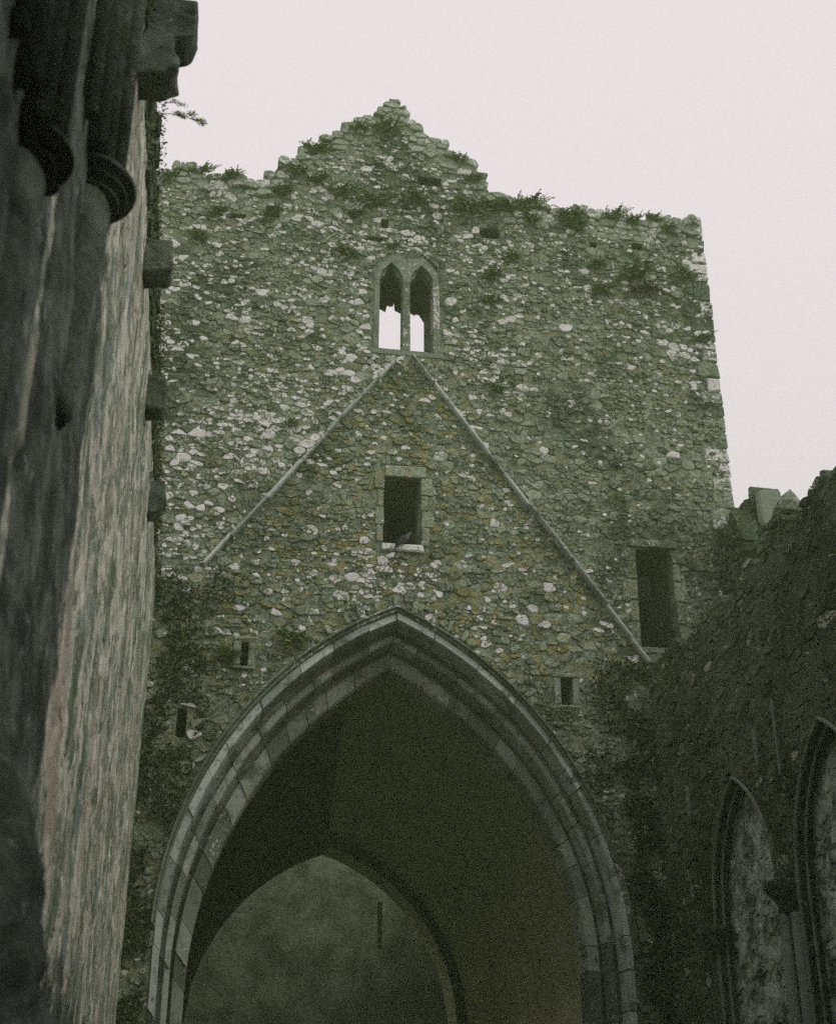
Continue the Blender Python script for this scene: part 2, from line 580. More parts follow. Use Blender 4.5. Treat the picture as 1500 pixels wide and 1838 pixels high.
# arch curves: the hood (s = 0) and the innermost edge (s = 1), a different circle on each side as built
CIR = {-1: ((5.18, 4.5, 5.66), (5.83, 3.84, 5.78)), 1: ((.62, 4.2, 6.02), (1.35, 4.28, 4.76))}
def arc_pt(side, which, t):
    cx, cz, r = CIR[side][which]
    a1 = math.acos((X0 - cx) / r)                       # apex
    a0 = pi if side < 0 else 0.0
    if t < 0: return (cx + r * cos(a0), cz + t)
    a = a0 + (a1 - a0) * t
    z = cz + r * sin(a)
    ztop = 9.73 if which == 0 else 8.94
    z += (ztop - (cz + r * sin(a1))) * t ** 5
    return (cx + r * cos(a), z)
def E(side, s, t):
    a, b = arc_pt(side, 0, t), arc_pt(side, 1, t)
    return (a[0] + (b[0] - a[0]) * s, a[1] + (b[1] - a[1]) * s)
def arch_outline(s, low=-4.3, n=22):
    L = [E(-1, s, low)] + [E(-1, s, k / n) for k in range(n + 1)]
    Rr = [E(1, s, k / n) for k in range(n - 1, -1, -1)] + [E(1, s, low)]
    return L + Rr

PROFILE = [(-1.45, 18.19), (-1.15, 18.27), (-1.0, 18.32), (-0.84, 18.21), (-0.33, 18.24), (0.08, 18.24), (0.4, 18.16), (0.59, 18.41), (0.69, 18.62), (0.89, 18.74), (1.15, 18.98), (1.46, 19.27), (1.82, 19.58), (2.14, 19.86), (2.41, 20.0), (2.57, 20.25), (2.72, 20.36), (2.79, 20.44), (3.02, 20.45), (3.06, 20.3), (3.18, 20.1), (3.4, 19.91), (3.62, 19.73), (3.9, 19.52), (4.23, 19.29), (4.39, 19.14), (4.46, 18.98), (4.57, 18.93), (4.62, 18.74), (4.76, 18.54), (5.09, 18.45), (5.36, 18.39), (5.63, 18.29), (5.91, 18.24), (6.07, 18.15), (6.29, 18.21), (6.58, 18.38), (6.86, 18.32), (7.19, 18.23), (7.53, 18.23), (7.87, 18.25), (8.21, 18.37), (8.49, 18.31), (8.73, 18.36), (9.0, 18.4)]
def ztop(x):
    if x <= PROFILE[0][0]: return PROFILE[0][1]
    for a, b in zip(PROFILE, PROFILE[1:]):
        if a[0] <= x <= b[0]: return a[1] + (b[1] - a[1]) * (x - a[0]) / (b[0] - a[0])
    return PROFILE[-1][1]

def lerp_rect(x0, x1, z0, z1): return [(x0, z0), (x1, z0), (x1, z1), (x0, z1)]
TWIN = [(2.62, 14.66), (3.66, 14.66), (3.66, 16.3), (3.5, 16.66), (2.82, 16.66), (2.62, 16.3)]
CENT = lerp_rect(2.76, 3.41, 10.87, 12.13)
DOOR = [(7.07, 9.3), (7.8, 9.3), (7.73, 11.13), (7.11, 11.1)]
SL1 = lerp_rect(.54, .66, 8.61, 9.01)
SL2 = lerp_rect(-.36, -.21, 7.42, 7.88)
SL3 = lerp_rect(5.68, 5.88, 8.25, 8.7)
HOLES = [lerp_rect(4.52, 4.92, 17.36, 17.6), lerp_rect(3.35, 3.8, 18.46, 18.66), lerp_rect(.5, .76, 17.33, 17.58),
         lerp_rect(2.65, 2.79, 17.35, 17.55), lerp_rect(6.67, 6.83, 17.38, 17.54), lerp_rect(7.52, 7.74, 17.46, 17.62),
         lerp_rect(-.2, .15, 17.2, 17.33), lerp_rect(2.3, 2.75, 17.02, 17.12)]
OPEN = [TWIN, CENT, DOOR, SL1, SL2, SL3] + HOLES

# core of the east wall
outer = [(-3.2, -.1)] + [p for p in [E(-1, .12, -4.6)] if False]
ao = arch_outline(.12)
top = [(x, z - .1) for x, z in PROFILE]
outer = [(-3.2, -.1), (ao[0][0], -.1)] + ao[1:-1] + [(ao[-1][0], -.1), (8.96, -.1), (8.96, 18.28)] + top[::-1][1:] + [(-3.2, 18.0)]
mb = MB()
v, f = plate(outer, OPEN, XZ, TY + .018, TB)
mb.add(v, f, (.5, .08, .5))
mb.build('wall_core', M_MORT, tower)

# stones of the east wall
frames = [[(2.5, 14.54), (3.8, 14.54), (3.8, 16.35), (3.66, 16.62), (3.46, 16.8), (2.86, 16.8), (2.64, 16.62), (2.5, 16.35)],
          [(2.6, 10.72), (3.56, 10.72), (3.56, 12.36), (2.6, 12.36)],
          [(6.96, 9.25), (7.92, 9.25), (7.86, 11.3), (6.98, 11.3)],
          lerp_rect(.4, .8, 8.5, 9.1), SL2, lerp_rect(5.6, 5.96, 8.18, 8.78)] + HOLES
hood = arch_outline(-.03)
H = [(h, bounds(h)) for h in frames + [hood]]
def keep(u, w):
    if w > ztop(u) + .015 or u > 8.93 or w < 2.6: return False
    for h, (a0, a1, b0, b1) in H:
        if a0 < u < a1 and b0 < w < b1 and inpoly(u, w, h): return False
    return True
def scar_z(x):
    return 14.55 - (3.1 - x) * 1.35 if x < 3.1 else 14.55 - (x - 3.15) * 1.36
MIDS = [(b[0] + (b[1] - b[0]) * i / 4, b[2] + (b[3] - b[2]) * j / 8) for b in [bounds(h) for h in [SL1, SL2, SL3] + HOLES] for i in (1, 2, 3) for j in range(1, 8)]
R = random.Random(11)
cl = cells(-1.9, 9.0, 2.4, 20.7, .04, .092, (.95, 2.6), .04, 1.5, 5, lambda u, w: keep(u, w) and ztop(u) - w > .6 + .25 * noise.noise((u * 1.3, 0, 5)))
cl += cells(-1.9, 9.0, 17, 20.7, .085, .17, (1.0, 2.5), .03, 1.6, 6, lambda u, w: keep(u, w) and ztop(u) - w <= .62 + .25 * noise.noise((u * 1.3, 0, 5)))
done = []
for (u, w), poly in cl:
    poly = push_out(poly, H)
    poly = [(min(p[0], 8.95), p[1]) for p in poly]
    a = area(poly)
    if a < .001: continue
    if any(inpoly(q[0], q[1], poly) for q in MIDS): continue
    nearTop = ztop(u) - w
    # lichen: mostly on the exposed upper left, little on the damp right side
    pl = .3
    if u > 5.2: pl = .14
    if u > 4.5 and w < 13.5: pl = .05
    if w < scar_z(u): pl = .09
    if w < 9: pl = .012
    if nearTop < .8: pl = .42
    if nearTop < .3: pl = .55
    if 2.2 < u < 3.8 and 9.9 < w < 10.75: pl = .5
    clump = noise.noise((u * .8, w * .8, 3.3))
    pl *= 1 + clump * 1.2
    lic = 0
    if R.random() < pl and a > .003: lic = R.uniform(.33, .72) if nearTop > .8 else R.uniform(.25, .55)
    elif R.random() < .2: lic = R.uniform(.08, .24)
    warm = .15
    if w < scar_z(u) and w > 8.6: warm = .95
    elif abs(u - 1.5) < 3 and w < 15: warm = .4
    tone = R.random() ** 1.1
    if nearTop < .8: tone = .35 + .65 * R.random()
    proud = R.uniform(-.014, .036) + (.012 if a > .03 else 0) + (.01 if lic > .25 else 0)
    back = .09 if nearTop > .45 else .6
    pr = proud if nearTop > .45 else proud + R.uniform(-.02, .05)
    done.append((a, poly, (tone, lic, warm), pr, back, nearTop))
done.sort(key=lambda d: -d[0] * (1.4 if d[2][1] > .4 else 1))
rest = MB()
resttop = MB()
for k, (a, poly, c, pr, back, nt) in enumerate(done):
    v, f = stone_mesh(poly, XZ, TY + .03, pr + .012, back, R, R.uniform(.0, .008), R.uniform(.3, .8))
    if k < 300:
        m = MB()
        m.add(v, f, c)
        m.build('rubble_stone', M_RUBTOP if nt < .62 else M_RUB, tower)
    else:
        (resttop if nt < .62 else rest).add(v, f, c)
stuff(rest.build('rubble_masonry', M_RUB, tower))
stuff(resttop.build('parapet_masonry', M_RUBTOP, tower))
print('stones', len(done))

# last blocks on the peak of the gable
for x0, x1, z0_, z1_, yb in ((2.55, 2.82, 20.12, 20.27, .5), (2.84, 3.16, 20.1, 20.26, .45), (2.66, 3.0, 20.275, 20.385, .5), (2.76, 2.99, 20.39, 20.5, .4), (3.01, 3.12, 20.27, 20.37, .35)):
    m = MB()
    v, f = rough_box(x0, x1, TY - .03, TY + yb, z0_, z1_, .014, .03, R)
    m.add(v, f, (R.uniform(.5, 1), R.uniform(.1, .4), 0))
    m.build('peak_stone', M_RUBTOP, tower)
# quoins of the right-hand corner
z = .0
k = 0
R = random.Random(3)
while z < 18.3:
    h = R.uniform(.18, .42)
    if z + h > 18.2: h = 18.42 - z
    wq = R.uniform(.34, .5) if k % 2 else R.uniform(.18, .3)
    m = MB()
    v, f = rough_box(9.0 - wq, 9.0 + R.uniform(-.012, .012), TY - .008 + R.uniform(-.014, .01), TY + .7, z + .008, z + h - .008, .016, .03, R)
    lic = R.uniform(.25, .7) if R.random() < .6 else 0
    m.add(v, f, (R.uniform(.3, .9), lic, 0))
    m.build('quoin', M_RUB, tower)
    z += h
    k += 1

# the pointed arch: three recessed orders and a hood mould, stone by stone
arch = part_empty('pointed_arch', tower)
def sweep(prof, side, t0, t1, gap, R, jd=.012, js=.008, n=3):
    L = 8.0 if t0 >= 0 else 1.0
    ta, tb = t0 + gap / L, t1 - gap / L
    dy, ds = R.uniform(-jd, jd), R.uniform(-js, js)
    vs, fs = [], []
    k = len(prof)
    for i in range(n + 1):
        t = ta + (tb - ta) * i / n
        for s, y in prof:
            x, z = E(side, s + ds, t)
            vs.append((x, y + dy, z))
    for i in range(n):
        for j in range(k):
            q = (j + 1) % k
            fs.append((i * k + j, i * k + q, (i + 1) * k + q, (i + 1) * k + j))
    fs.append(tuple(range(k - 1, -1, -1)))
    fs.append(tuple(n * k + j for j in range(k)))
    return vs, fs
ORD = {'outer_voussoir': ([(.10, 20.0), (.245, 19.99), (.262, 20.02), (.27, 20.5), (.10, 20.5)], M_ASHPALE, 10),
       'middle_voussoir': ([(.10, 20.505), (.275, 20.56), (.375, 20.56), (.395, 20.43), (.415, 20.4), (.53, 20.4), (.555, 20.43), (.565, 20.8), (.10, 20.8)], M_ASH, 11),
       'inner_voussoir': ([(.10, 20.805), (.57, 20.89), (.645, 20.89), (.66, 20.75), (.68, 20.72), (.96, 20.72), (1.0, 20.76), (1.0, 21.27), (.10, 21.27)], M_ASH, 12)}
R = random.Random(21)
for nm, (prof, mat, cnt) in ORD.items():
    for side in (-1, 1):
        cuts = [0.0]
        for i in range(cnt): cuts.append(cuts[-1] + R.uniform(.55, 1.45))
        cuts = [c / cuts[-1] for c in cuts]
        low = [-4.6]
        while low[-1] < -.55: low.append(low[-1] + R.uniform(.4, .62))
        low[-1] = 0.0
        segs = list(zip(low, low[1:])) + list(zip(cuts, cuts[1:]))
        for t0, t1 in segs:
            m = MB()
            v, f = sweep(prof, side, t0, t1, R.uniform(.005, .014), R, .02, .012)
            warm = 1.0 if (nm != 'outer_voussoir' and t0 > .45) else .0
            m.add(v, f, (R.random() ** .8, .05 if R.random() < .8 else .3, warm))
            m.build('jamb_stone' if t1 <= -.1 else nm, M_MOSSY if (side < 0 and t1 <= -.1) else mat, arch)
hp = [(-.045, 20.1), (-.045, 19.94), (-.02, 19.9), (.01, 19.9), (.025, 19.95), (.045, 19.97), (.055, 19.945), (.08, 19.945), (.095, 19.98), (.10, 20.1)]
for side in (-1, 1):
    cuts = [0.0]
    for i in range(9): cuts.append(cuts[-1] + R.uniform(.6, 1.4))
    cuts = [c / cuts[-1] for c in cuts]
    for t0, t1 in zip(cuts, cuts[1:]):
        m = MB()
        v, f = sweep(hp, side, max(t0, .03), t1, .004, R, .006, .004, 4)
        m.add(v, f, (R.uniform(.1, .7), R.choice((.1, .2, .38)), 0))
        m.build('hood_mould', M_FRAME, arch)
# narrow relieving stones set on edge above the apex
for i in range(9):
    a = -.55 + i * .1375 + R.uniform(-.02, .02)
    bx, bz = E(-1 if a < 0 else 1, -.05, 1 - abs(a) * .32)
    l, wd = R.uniform(.2, .34), R.uniform(.03, .05)
    dx, dz = sin(a * .9), cos(a * .9)
    P = [(bx - dz * wd, bz + dx * wd), (bx + dz * wd, bz - dx * wd), (bx + dz * wd * 1.2 + dx * l, bz - dx * wd + dz * l), (bx - dz * wd * 1.2 + dx * l, bz + dx * wd + dz * l)]
    m = MB()
    v, f = stone_mesh(P, XZ, TY + .02, .07, .1, R, .004)
    m.add(v, f, (R.uniform(.4, 1), R.choice((0, 0, .4)), .4))
    m.build('relieving_stone', M_RUB, arch)

# drip courses left by the lost choir roof
def drip(xa, za, xb, zb, stop=1.0, seed=1):
    R = random.Random(seed)
    L = sqrt((xb - xa) ** 2 + (zb - za) ** 2)
    ux, uz = (xb - xa) / L, (zb - za) / L
    nx, nz = (-uz, ux) if ux > 0 else (uz, -ux)          # upward normal
    if nz < 0: nx, nz = -nx, -nz
    d = 0
    while d < L * stop:
        l = min(R.uniform(.38, .95), L - d)
        off = R.uniform(-.02, .02)
        h = .06 + R.uniform(-.008, .012)
        pr = .13 + R.uniform(-.05, .015)
        prof = [(0, TY + .06), (0, TY - pr + .03), (.018, TY - pr), (h * .75, TY - pr), (h, TY - pr + .025), (h + .03, TY + .06)]
        vs, fs = [], []
        k = len(prof)
        for e in (d + .004, d + l * .5, d + l - .004):
            for n_, y in prof:
                q = n_ + off + R.uniform(-.004, .004)
                vs.append((xa + ux * e + nx * q, y + R.uniform(-.004, .004), za + uz * e + nz * q))
        for i in (0, 1):
            for j in range(k): fs.append((i * k + j, i * k + (j + 1) % k, (i + 1) * k + (j + 1) % k, (i + 1) * k + j))
        fs.append(tuple(range(k - 1, -1, -1)))
        fs.append(tuple(2 * k + j for j in range(k)))
        m = MB()
        m.add(vs, fs, (R.uniform(.0, 1), R.choice((.05, .1, .2, .42)), 0))
        if d < L * .93 or R.random() < .5: m.build('drip_stone', M_ASHPALE, tower)
        d += l
drip(2.95, 14.42, -.1, 10.22, 1, 4)
drip(3.22, 14.52, 7.18, 9.02, 1, 9)

# twin lancet window
tw = part_empty('twin_window', tower)
def solid(name, pts, y0, y1, mat, parent, c=(.6, .15, 0)):
    m = MB()
    v, f = plate(pts, [], XZ, y0, y1)
    m.add(v, f, c)
    return m.build(name, mat, parent)
LJ = [(2.535, 14.69), (2.64, 14.69), (2.645, 16.15), (2.55, 16.15)]
RJ = [(3.63, 14.69), (3.745, 14.69), (3.74, 16.15), (3.63, 16.15)]
MU = [(3.07, 14.69), (3.21, 14.69), (3.2, 16.15), (3.075, 16.15)]
def mould(pts, name, c):
    solid(name, pts, TY + .004, TY + .3, M_FRAME, tw, c)
mould([(LJ[0][0], 14.69), LJ[1], (2.643, 15.38), (2.54, 15.38)], 'jamb_stone', (.6, .15, .3))
mould([(2.54, 15.386), (2.643, 15.386), LJ[2], LJ[3]], 'jamb_stone', (.75, .1, .3))
mould([RJ[0], RJ[1], (3.745, 15.2), (3.63, 15.2)], 'jamb_stone', (.55, .3, .1))
mould([(3.63, 15.206), (3.745, 15.206), RJ[2], RJ[3]], 'jamb_stone', (.7, .5, .1))
mould([MU[0], MU[1], (3.205, 15.3), (3.072, 15.3)], 'mullion', (.45, .38, .1))
mould([(3.072, 15.306), (3.205, 15.306), MU[2], MU[3]], 'mullion', (.4, .3, .1))
mould([(2.45, 14.58), (3.82, 14.58), (3.8, 14.684), (2.47, 14.684)], 'window_sill', (.7, .12, .1))
def light_head(a, b, apex):
    w = b - a
    c = (a + b) / 2
    R_ = [(b, 16.156), (b - .01 * w, 16.22), (b - .12 * w, 16.31), (b - .2 * w, 16.315), (b - .235 * w, 16.34), (b - .27 * w, 16.42), (b - .38 * w, 16.5), (c, apex)]
    return R_ + [(a + b - x, z) for x, z in R_[-2::-1]]
def dir_arch(a, b, apex):
    w = b - a
    c = (a + b) / 2
    R_ = [(b, 16.156), (b - .02 * w, 16.27), (b - .16 * w, 16.42), (c, apex)]
    return R_ + [(a + b - x, z) for x, z in R_[-2::-1]]
# outer, plain pointed plane and, set back, the cusped plane
for nm, fn, y0, y1, c in (('window_head', dir_arch, TY + .001, TY + .09, (.75, .3, .5)), ('cusped_head', light_head, TY + .094, TY + .3, (.8, .1, .4))):
    for side in (0, 1):
        if side == 0:
            P = [(2.55, 16.156), (2.56, 16.34), (2.66, 16.52), (2.86, 16.74), (3.0, 16.72), (3.136, 16.66), (3.136, 16.156)] + fn(2.645, 3.07, 16.58)
        else:
            P = [(3.14, 16.156), (3.14, 16.66), (3.28, 16.7), (3.46, 16.74), (3.62, 16.55), (3.72, 16.36), (3.74, 16.156)] + fn(3.205, 3.63, 16.57)
        solid(nm, P, y0, y1, M_FRAME, tw, c)
# broken rear lintel: its ragged lower edge stands against the sky
solid('rear_lintel', [(2.45, 17.2), (2.45, 16.45), (2.72, 16.44), (2.79, 16.36), (2.82, 16.42), (2.87, 16.40), (2.93, 16.36), (2.96, 16.52), (3.03, 16.5), (3.08, 16.52), (3.095, 16.6), (3.11, 16.42), (3.19, 16.38), (3.32, 16.34), (3.32, 17.2)], TB - .22, TB + .12, M_MORTDARK, tw, (.2, 0, 0))
solid('rear_lintel', [(3.33, 17.2), (3.33, 16.4), (3.44, 16.38), (3.5, 16.34), (3.52, 16.38), (3.58, 16.37), (3.63, 16.29), (3.68, 16.2), (3.72, 16.04), (3.76, 15.95), (3.8, 15.93), (3.9, 15.9), (3.9, 17.2)], TB - .2, TB + .12, M_MORTDARK, tw, (.2, 0, 0))

# rectangular window under the roof scar
cw = part_empty('rectangular_window', tower)
def blk(name, x0, x1, z0, z1, parent, y0=TY - .03, y1=TY + .5, mat=M_RUB, c=(.7, .1, .6)):
    m = MB()
    v, f = rough_box(x0, x1, y0 + R.uniform(.005, .03), y1, z0, z1, .008, .018, R)
    m.add(v, f, c)
    return m.build(name, mat, parent)
blk('lintel', 2.78, 3.5, 12.13, 12.34, cw, c=(.85, .2, .8))
for x0, x1, z0, z1 in ((2.6, 2.77, 11.88, 12.1), (2.66, 2.765, 11.55, 11.87), (2.62, 2.765, 11.2, 11.54), (2.64, 2.76, 10.9, 11.19)):
    blk('jamb_stone', x0, x1, z0, z1, cw, c=(R.uniform(.3, .6), .15, .7))
for x0, x1, z0, z1 in ((3.395, 3.6, 11.8, 12.12), (3.4, 3.52, 11.52, 11.79), (3.405, 3.62, 11.22, 11.51), (3.41, 3.53, 10.86, 11.21)):
    blk('jamb_stone', x0, x1, z0, z1, cw, c=(R.uniform(.5, .9), .1, .4))
blk('window_sill', 2.74, 3.44, 10.74, 10.865, cw, TY - .06, c=(.9, .62, .2))

# tall doorway at the right, opening on a wall stair
dw = part_empty('high_doorway', tower)
blk('lintel', 7.0, 7.86, 11.135, 11.29, dw, c=(.6, .2, .2))
for k, (z0, z1) in enumerate(((9.32, 9.75), (9.76, 10.15), (10.16, 10.52), (10.53, 10.85), (10.86, 11.11))):
    blk('jamb_stone', 6.84 + .1 * (k % 2), 7.09 + .005 * k, z0, z1, dw, c=(R.uniform(.35, .75), .2 if k > 3 else .05, .4))
    blk('jamb_stone', 7.79 - .014 * k, 7.98 - .1 * (k % 2), z0, z1, dw, c=(R.uniform(.35, .75), .2 if k > 3 else .05, .3))
blk('window_sill', 6.98, 7.9, 9.2, 9.31, dw, c=(.4, .05, .2))
# slit windows: stones round each
for nm, (x0, x1, z0, z1) in (('a', (.54, .66, 8.61, 9.01)), ('b', (5.68, 5.88, 8.25, 8.7))):
    sw = part_empty('slit_window', tower)
    blk('lintel', x0 - .12, x1 + .14, z1 + .003, z1 + .085, sw, c=(.6, .1, .8))
    blk('jamb_stone', x0 - .115, x0, z0, z1 - .003, sw, mat=M_FRAME, c=(1, .3, .1))
    blk('jamb_stone', x1, x1 + .1, z0, z1 - .003, sw, mat=M_FRAME, c=(1, .25, .1))
    blk('window_sill', x0 - .14, x1 + .12, z0 - .06, z0 - .003, sw, c=(.8, .25, .1))

# the other walls, floors and vault of the tower
def parch(hw, zs, za, n=18):
    h = za - zs
    Rr = (hw * hw + h * h) / (2 * hw)
    c = Rr - hw
    L = []
    for k in range(n + 1):
        x = -hw + hw * k / n
        L.append((x, zs + sqrt(max(0, Rr * Rr - (abs(x) + c) ** 2))))
    return L + [(-x, z) for x, z in L[-2::-1]]
mb = MB(); mb.add(*box(8.0, 8.94, TB + .002, 30, -.1, 17.6)); mb.build('side_wall', M_MORT, tower)
mb = MB(); v, f = plate([(TB + .002, -.1), (22.3, -.1)] + [(25.6 + x, z) for x, z in parch(3.3, 4.0, 8.4)] + [(28.9, -.1), (30, -.1), (30, 17.4), (TB + .002, 17.4)], [], YZ, -1.7, -.75); mb.add(v, f, (.5, 0, .2)); mb.build('side_wall', M_MORT, tower)
mb = MB(); mb.add(*box(6.75, 7.0, TB + .002, 30, -.1, 12.4)); mb.add(*box(7.005, 7.99, 22.8, 23, 8.5, 12.4)); mb.build('stair_wall', M_VAULT, tower)  # stair wall takes the painted light tone of the right web
fa = [(X0 + x, z) for x, z in parch(2.95, 4.0, 8.05)]
hf = len(fa) // 2
fl = [(-3.2, -.1), (fa[0][0], -.1)] + fa[:hf + 1] + [(X0, 17.3), (0, 17.7), (-3.2, 17)]
fr = fa[hf:] + [(fa[-1][0], -.1), (8.94, -.1), (8.94, 17.2), (6, 17.6), (X0, 17.3)]
mb = MB(); v, f = plate(fl, [], XZ, 30.005, 31.2); mb.add(v, f); mb.build('west_wall', M_MORTDARK, tower)  # left half painted dark to carry on the vault's shade
mb = MB(); v, f = plate([(x + .002 if abs(x - X0) < 1e-6 else x, z) for x, z in fr], [], XZ, 30.005, 31.2); mb.add(v, f); mb.build('west_wall', M_VAULT, tower)  # right half painted pale to carry on the vault's light
# order of the far arch
farch = part_empty('far_arch', tower)
for grow, y0, y1 in ((.2, 29.95, 30.1),):
    inn = parch(2.93, 4.0, 8.03, 24)
    out = parch(2.93 + grow, 4.0, 8.03 + grow * 1.25, 24)
    n = len(inn)
    step_ = 4
    for i in range(0, n - 1, step_):
        j = min(i + step_, n - 1)
        P = [(X0 + x, z) for x, z in inn[i:j + 1]] + [(X0 + x, z) for x, z in out[i:j + 1][::-1]]
        m = MB(); v, f = plate(P, [], XZ, y0, y1); m.add(v, f, (R.uniform(.0, .4), 0, 0)); m.build('voussoir', M_DRESSDARK, farch)
# domed cross vault
mb = MB()
NX = 64
vx0, vx1, vy0, vy1 = -.75, 6.75, TB, 30.0
cy = (vy0 + vy1) / 2
def prof(u, hw, rise):
    h = rise
    Rr = (hw * hw + h * h) / (2 * hw)
    c = Rr - hw
    return sqrt(max(0, Rr * Rr - (min(abs(u), hw) + c) ** 2))
vv = []
for i in range(NX + 1):
    for j in range(NX + 1):
        x = vx0 + (vx1 - vx0) * i / NX
        y = vy0 + (vy1 - vy0) * j / NX
        ry = (4.3 if y > cy else 5.5) + (2.05 if y > cy else .85) * (1 - ((y - cy) / (vy1 - cy)) ** 2)
        rx = 4.3 + 2.05 * (1 - ((x - X0) / (vx1 - X0)) ** 2)
        za = prof(x - X0, 3.76, ry)
        zb = prof(y - cy, (vy1 - vy0) / 2 + .01, rx)
        vv.append((x, y, 4.05 + za + .012 * noise.noise((x * 2, y * 2, 0))))
vt = part_empty('vault', tower)
for lo, hi, mt in ((0, NX // 2, M_MORTDARK), (NX // 2, NX, M_VAULT)):  # shade of left web and light of right web painted by material
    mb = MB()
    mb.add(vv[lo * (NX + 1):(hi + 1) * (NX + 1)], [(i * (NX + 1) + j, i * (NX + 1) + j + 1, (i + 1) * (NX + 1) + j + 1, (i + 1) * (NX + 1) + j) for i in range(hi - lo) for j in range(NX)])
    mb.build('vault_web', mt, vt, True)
mb = MB(); mb.add(*box(-.74, 6.74, TB + .002, 29.99, 12.5, 12.7)); mb.build('upper_floor', M_MORTDARK, tower)

# ------------------------------------------------------------------ left wall of the choir
LX = -.85
lw = thing('choir_side_wall', 'tall plastered side wall at the left with corbels and shafts, running to the tower', 'wall', (LX - .5, 9, 0))
ZPL = 9.75
mb = MB()
ny, nz = 300, 170
y0, y1, z0, z1 = 2.0, 20.1, 0, ZPL
vs = []
for i in range(ny + 1):
    for j in range(nz + 1):
        y = y0 + (y1 - y0) * i / ny
        z = z0 + (z1 - z0) * j / nz
        p = Vector((0, y, z))
        d = .012 * noise.noise(p * .7) + .007 * noise.noise(p * 2.3) + .006 * noise.noise(p * 7)
        pit = noise.noise(p * 3.1 + Vector((5, 0, 0)))
        if pit > .4: d -= (pit - .4) * .14
        peel = noise.noise(p * 1.15 + Vector((11, 0, 0)))
        d += .005 if peel > .05 else -.005
        d *= 1 - .6 * fade(17, 20, y)
        vs.append((LX + d, y, z))
mb.add(vs, [(i * (nz + 1) + j, (i + 1) * (nz + 1) + j, (i + 1) * (nz + 1) + j + 1, i * (nz + 1) + j + 1) for i in range(ny) for j in range(nz)])
# plaster has fallen from the bay of the vault responds, all but one upright strip
mb.c = [(max(fade(8.3, 6.9, p[1]) * (1 - .95 * max(0, 1 - abs(p[1] - 5.22) / .2)), .55 * fade(4.2, 2.6, p[2])), 0, 0) for p in mb.v]
mb.build('plaster_face', M_PLASTER, lw, True)
LTOP = [(-4, 10.9), (2, 11.2), (7, 11.1), (10, 10.95), (14, 10.6), (17, 10.45), (19, 10.0), (19.98, 9.5)]
mb = MB()
v, f = plate([(-4, 0), (19.98, 0)] + [(y, z - .12) for y, z in LTOP[::-1]], [], YZ, LX - .08, LX - 1.1)
mb.add(v, f)
mb.build('wall_core', M_MORTDARK, lw)
def ltop(y):
    for a, b in zip(LTOP, LTOP[1:]):
        if a[0] <= y <= b[0]: return a[1] + (b[1] - a[1]) * (y - a[0]) / (b[0] - a[0])
    return 9.5
R = random.Random(31)
rest = MB()
LYZ = lambda u, w, d: (LX - d, u, w)
for (u, w), poly in cells(2, 20, ZPL - .15, 11.3, .1, .2, (1.2, 3), .05, 1.6, 8, lambda u, w: ZPL - .05 < w < ltop(u) and u < 19.95):
    v, f = stone_mesh(poly, LYZ, .06, R.uniform(.03, .1), .3, R, .012)
    rest.add(v, f, (R.random(), .3 if R.random() < .12 else 0, .2))
stuff(rest.build('rubble_top_course', M_MOSSY, lw))

# corbels of the lost roof
def corbel(y, w, pts, name='corbel', c=(.5, 0, 0)):
    m = MB()
    P = pts
    bm = bmesh.new()
    a = [bm.verts.new((x, y - w / 2, z)) for x, z in P]
    face = bm.faces.new(a)
    r = bmesh.ops.extrude_face_region(bm, geom=[face])
    bmesh.ops.translate(bm, vec=(0, w, 0), verts=[q for q in r['geom'] if isinstance(q, bmesh.types.BMVert)])
    bmesh.ops.recalc_face_normals(bm, faces=bm.faces)
    bmesh.ops.bevel(bm, geom=bm.edges[:], offset=.014, segments=1, affect='EDGES')
    bmesh.ops.triangulate(bm, faces=[q for q in bm.faces if len(q.verts) > 4])
    bmesh.ops.subdivide_edges(bm, edges=bm.edges[:], cuts=2, use_grid_fill=True)
    for q in bm.verts: q.co += Vector((noise.noise(q.co * 9), noise.noise(q.co * 9 + Vector((7, 0, 0))), noise.noise(q.co * 9 + Vector((0, 7, 0))))) * .032
    bm.verts.index_update()
    m.add([tuple(q.co) for q in bm.verts], [tuple(q.index for q in q_.verts) for q_ in bm.faces], c)
    bm.free()
    return m.build(name, M_DRESSDARK, lw)
def roll(cx, cz, r, a0, a1, n=7):
    return [(cx + r * cos(radians(a0 + (a1 - a0) * k / n)), cz + r * sin(radians(a0 + (a1 - a0) * k / n))) for k in range(n + 1)]
big = [(-1.0, 10.15), (-.445, 10.12), (-.435, 9.9)] + roll(-.62, 9.86, .185, 5, -78) + roll(-.69, 9.47, .14, 45, -95) + [(-.86, 9.3), (-1.0, 9.3)]
corbel(8.35, .34, big)
small = [(-1.0, 9.62), (-.62, 9.6), (-.58, 9.45)] + roll(-.68, 9.35, .1, 20, -90) + [(-1.0, 9.2)]
corbel(10.85, .32, small, c=(.7, .1, 0))
corbel(13.25, .3, [(-1.0, 9.55), (-.66, 9.52), (-.63, 9.25), (-.66, 9.12), (-1.0, 9.1)])
corbel(15.8, .3, [(-1.0, 9.5), (-.68, 9.5), (-.64, 9.3), (-.68, 9.15), (-.8, 9.05), (-1.0, 9.05)])

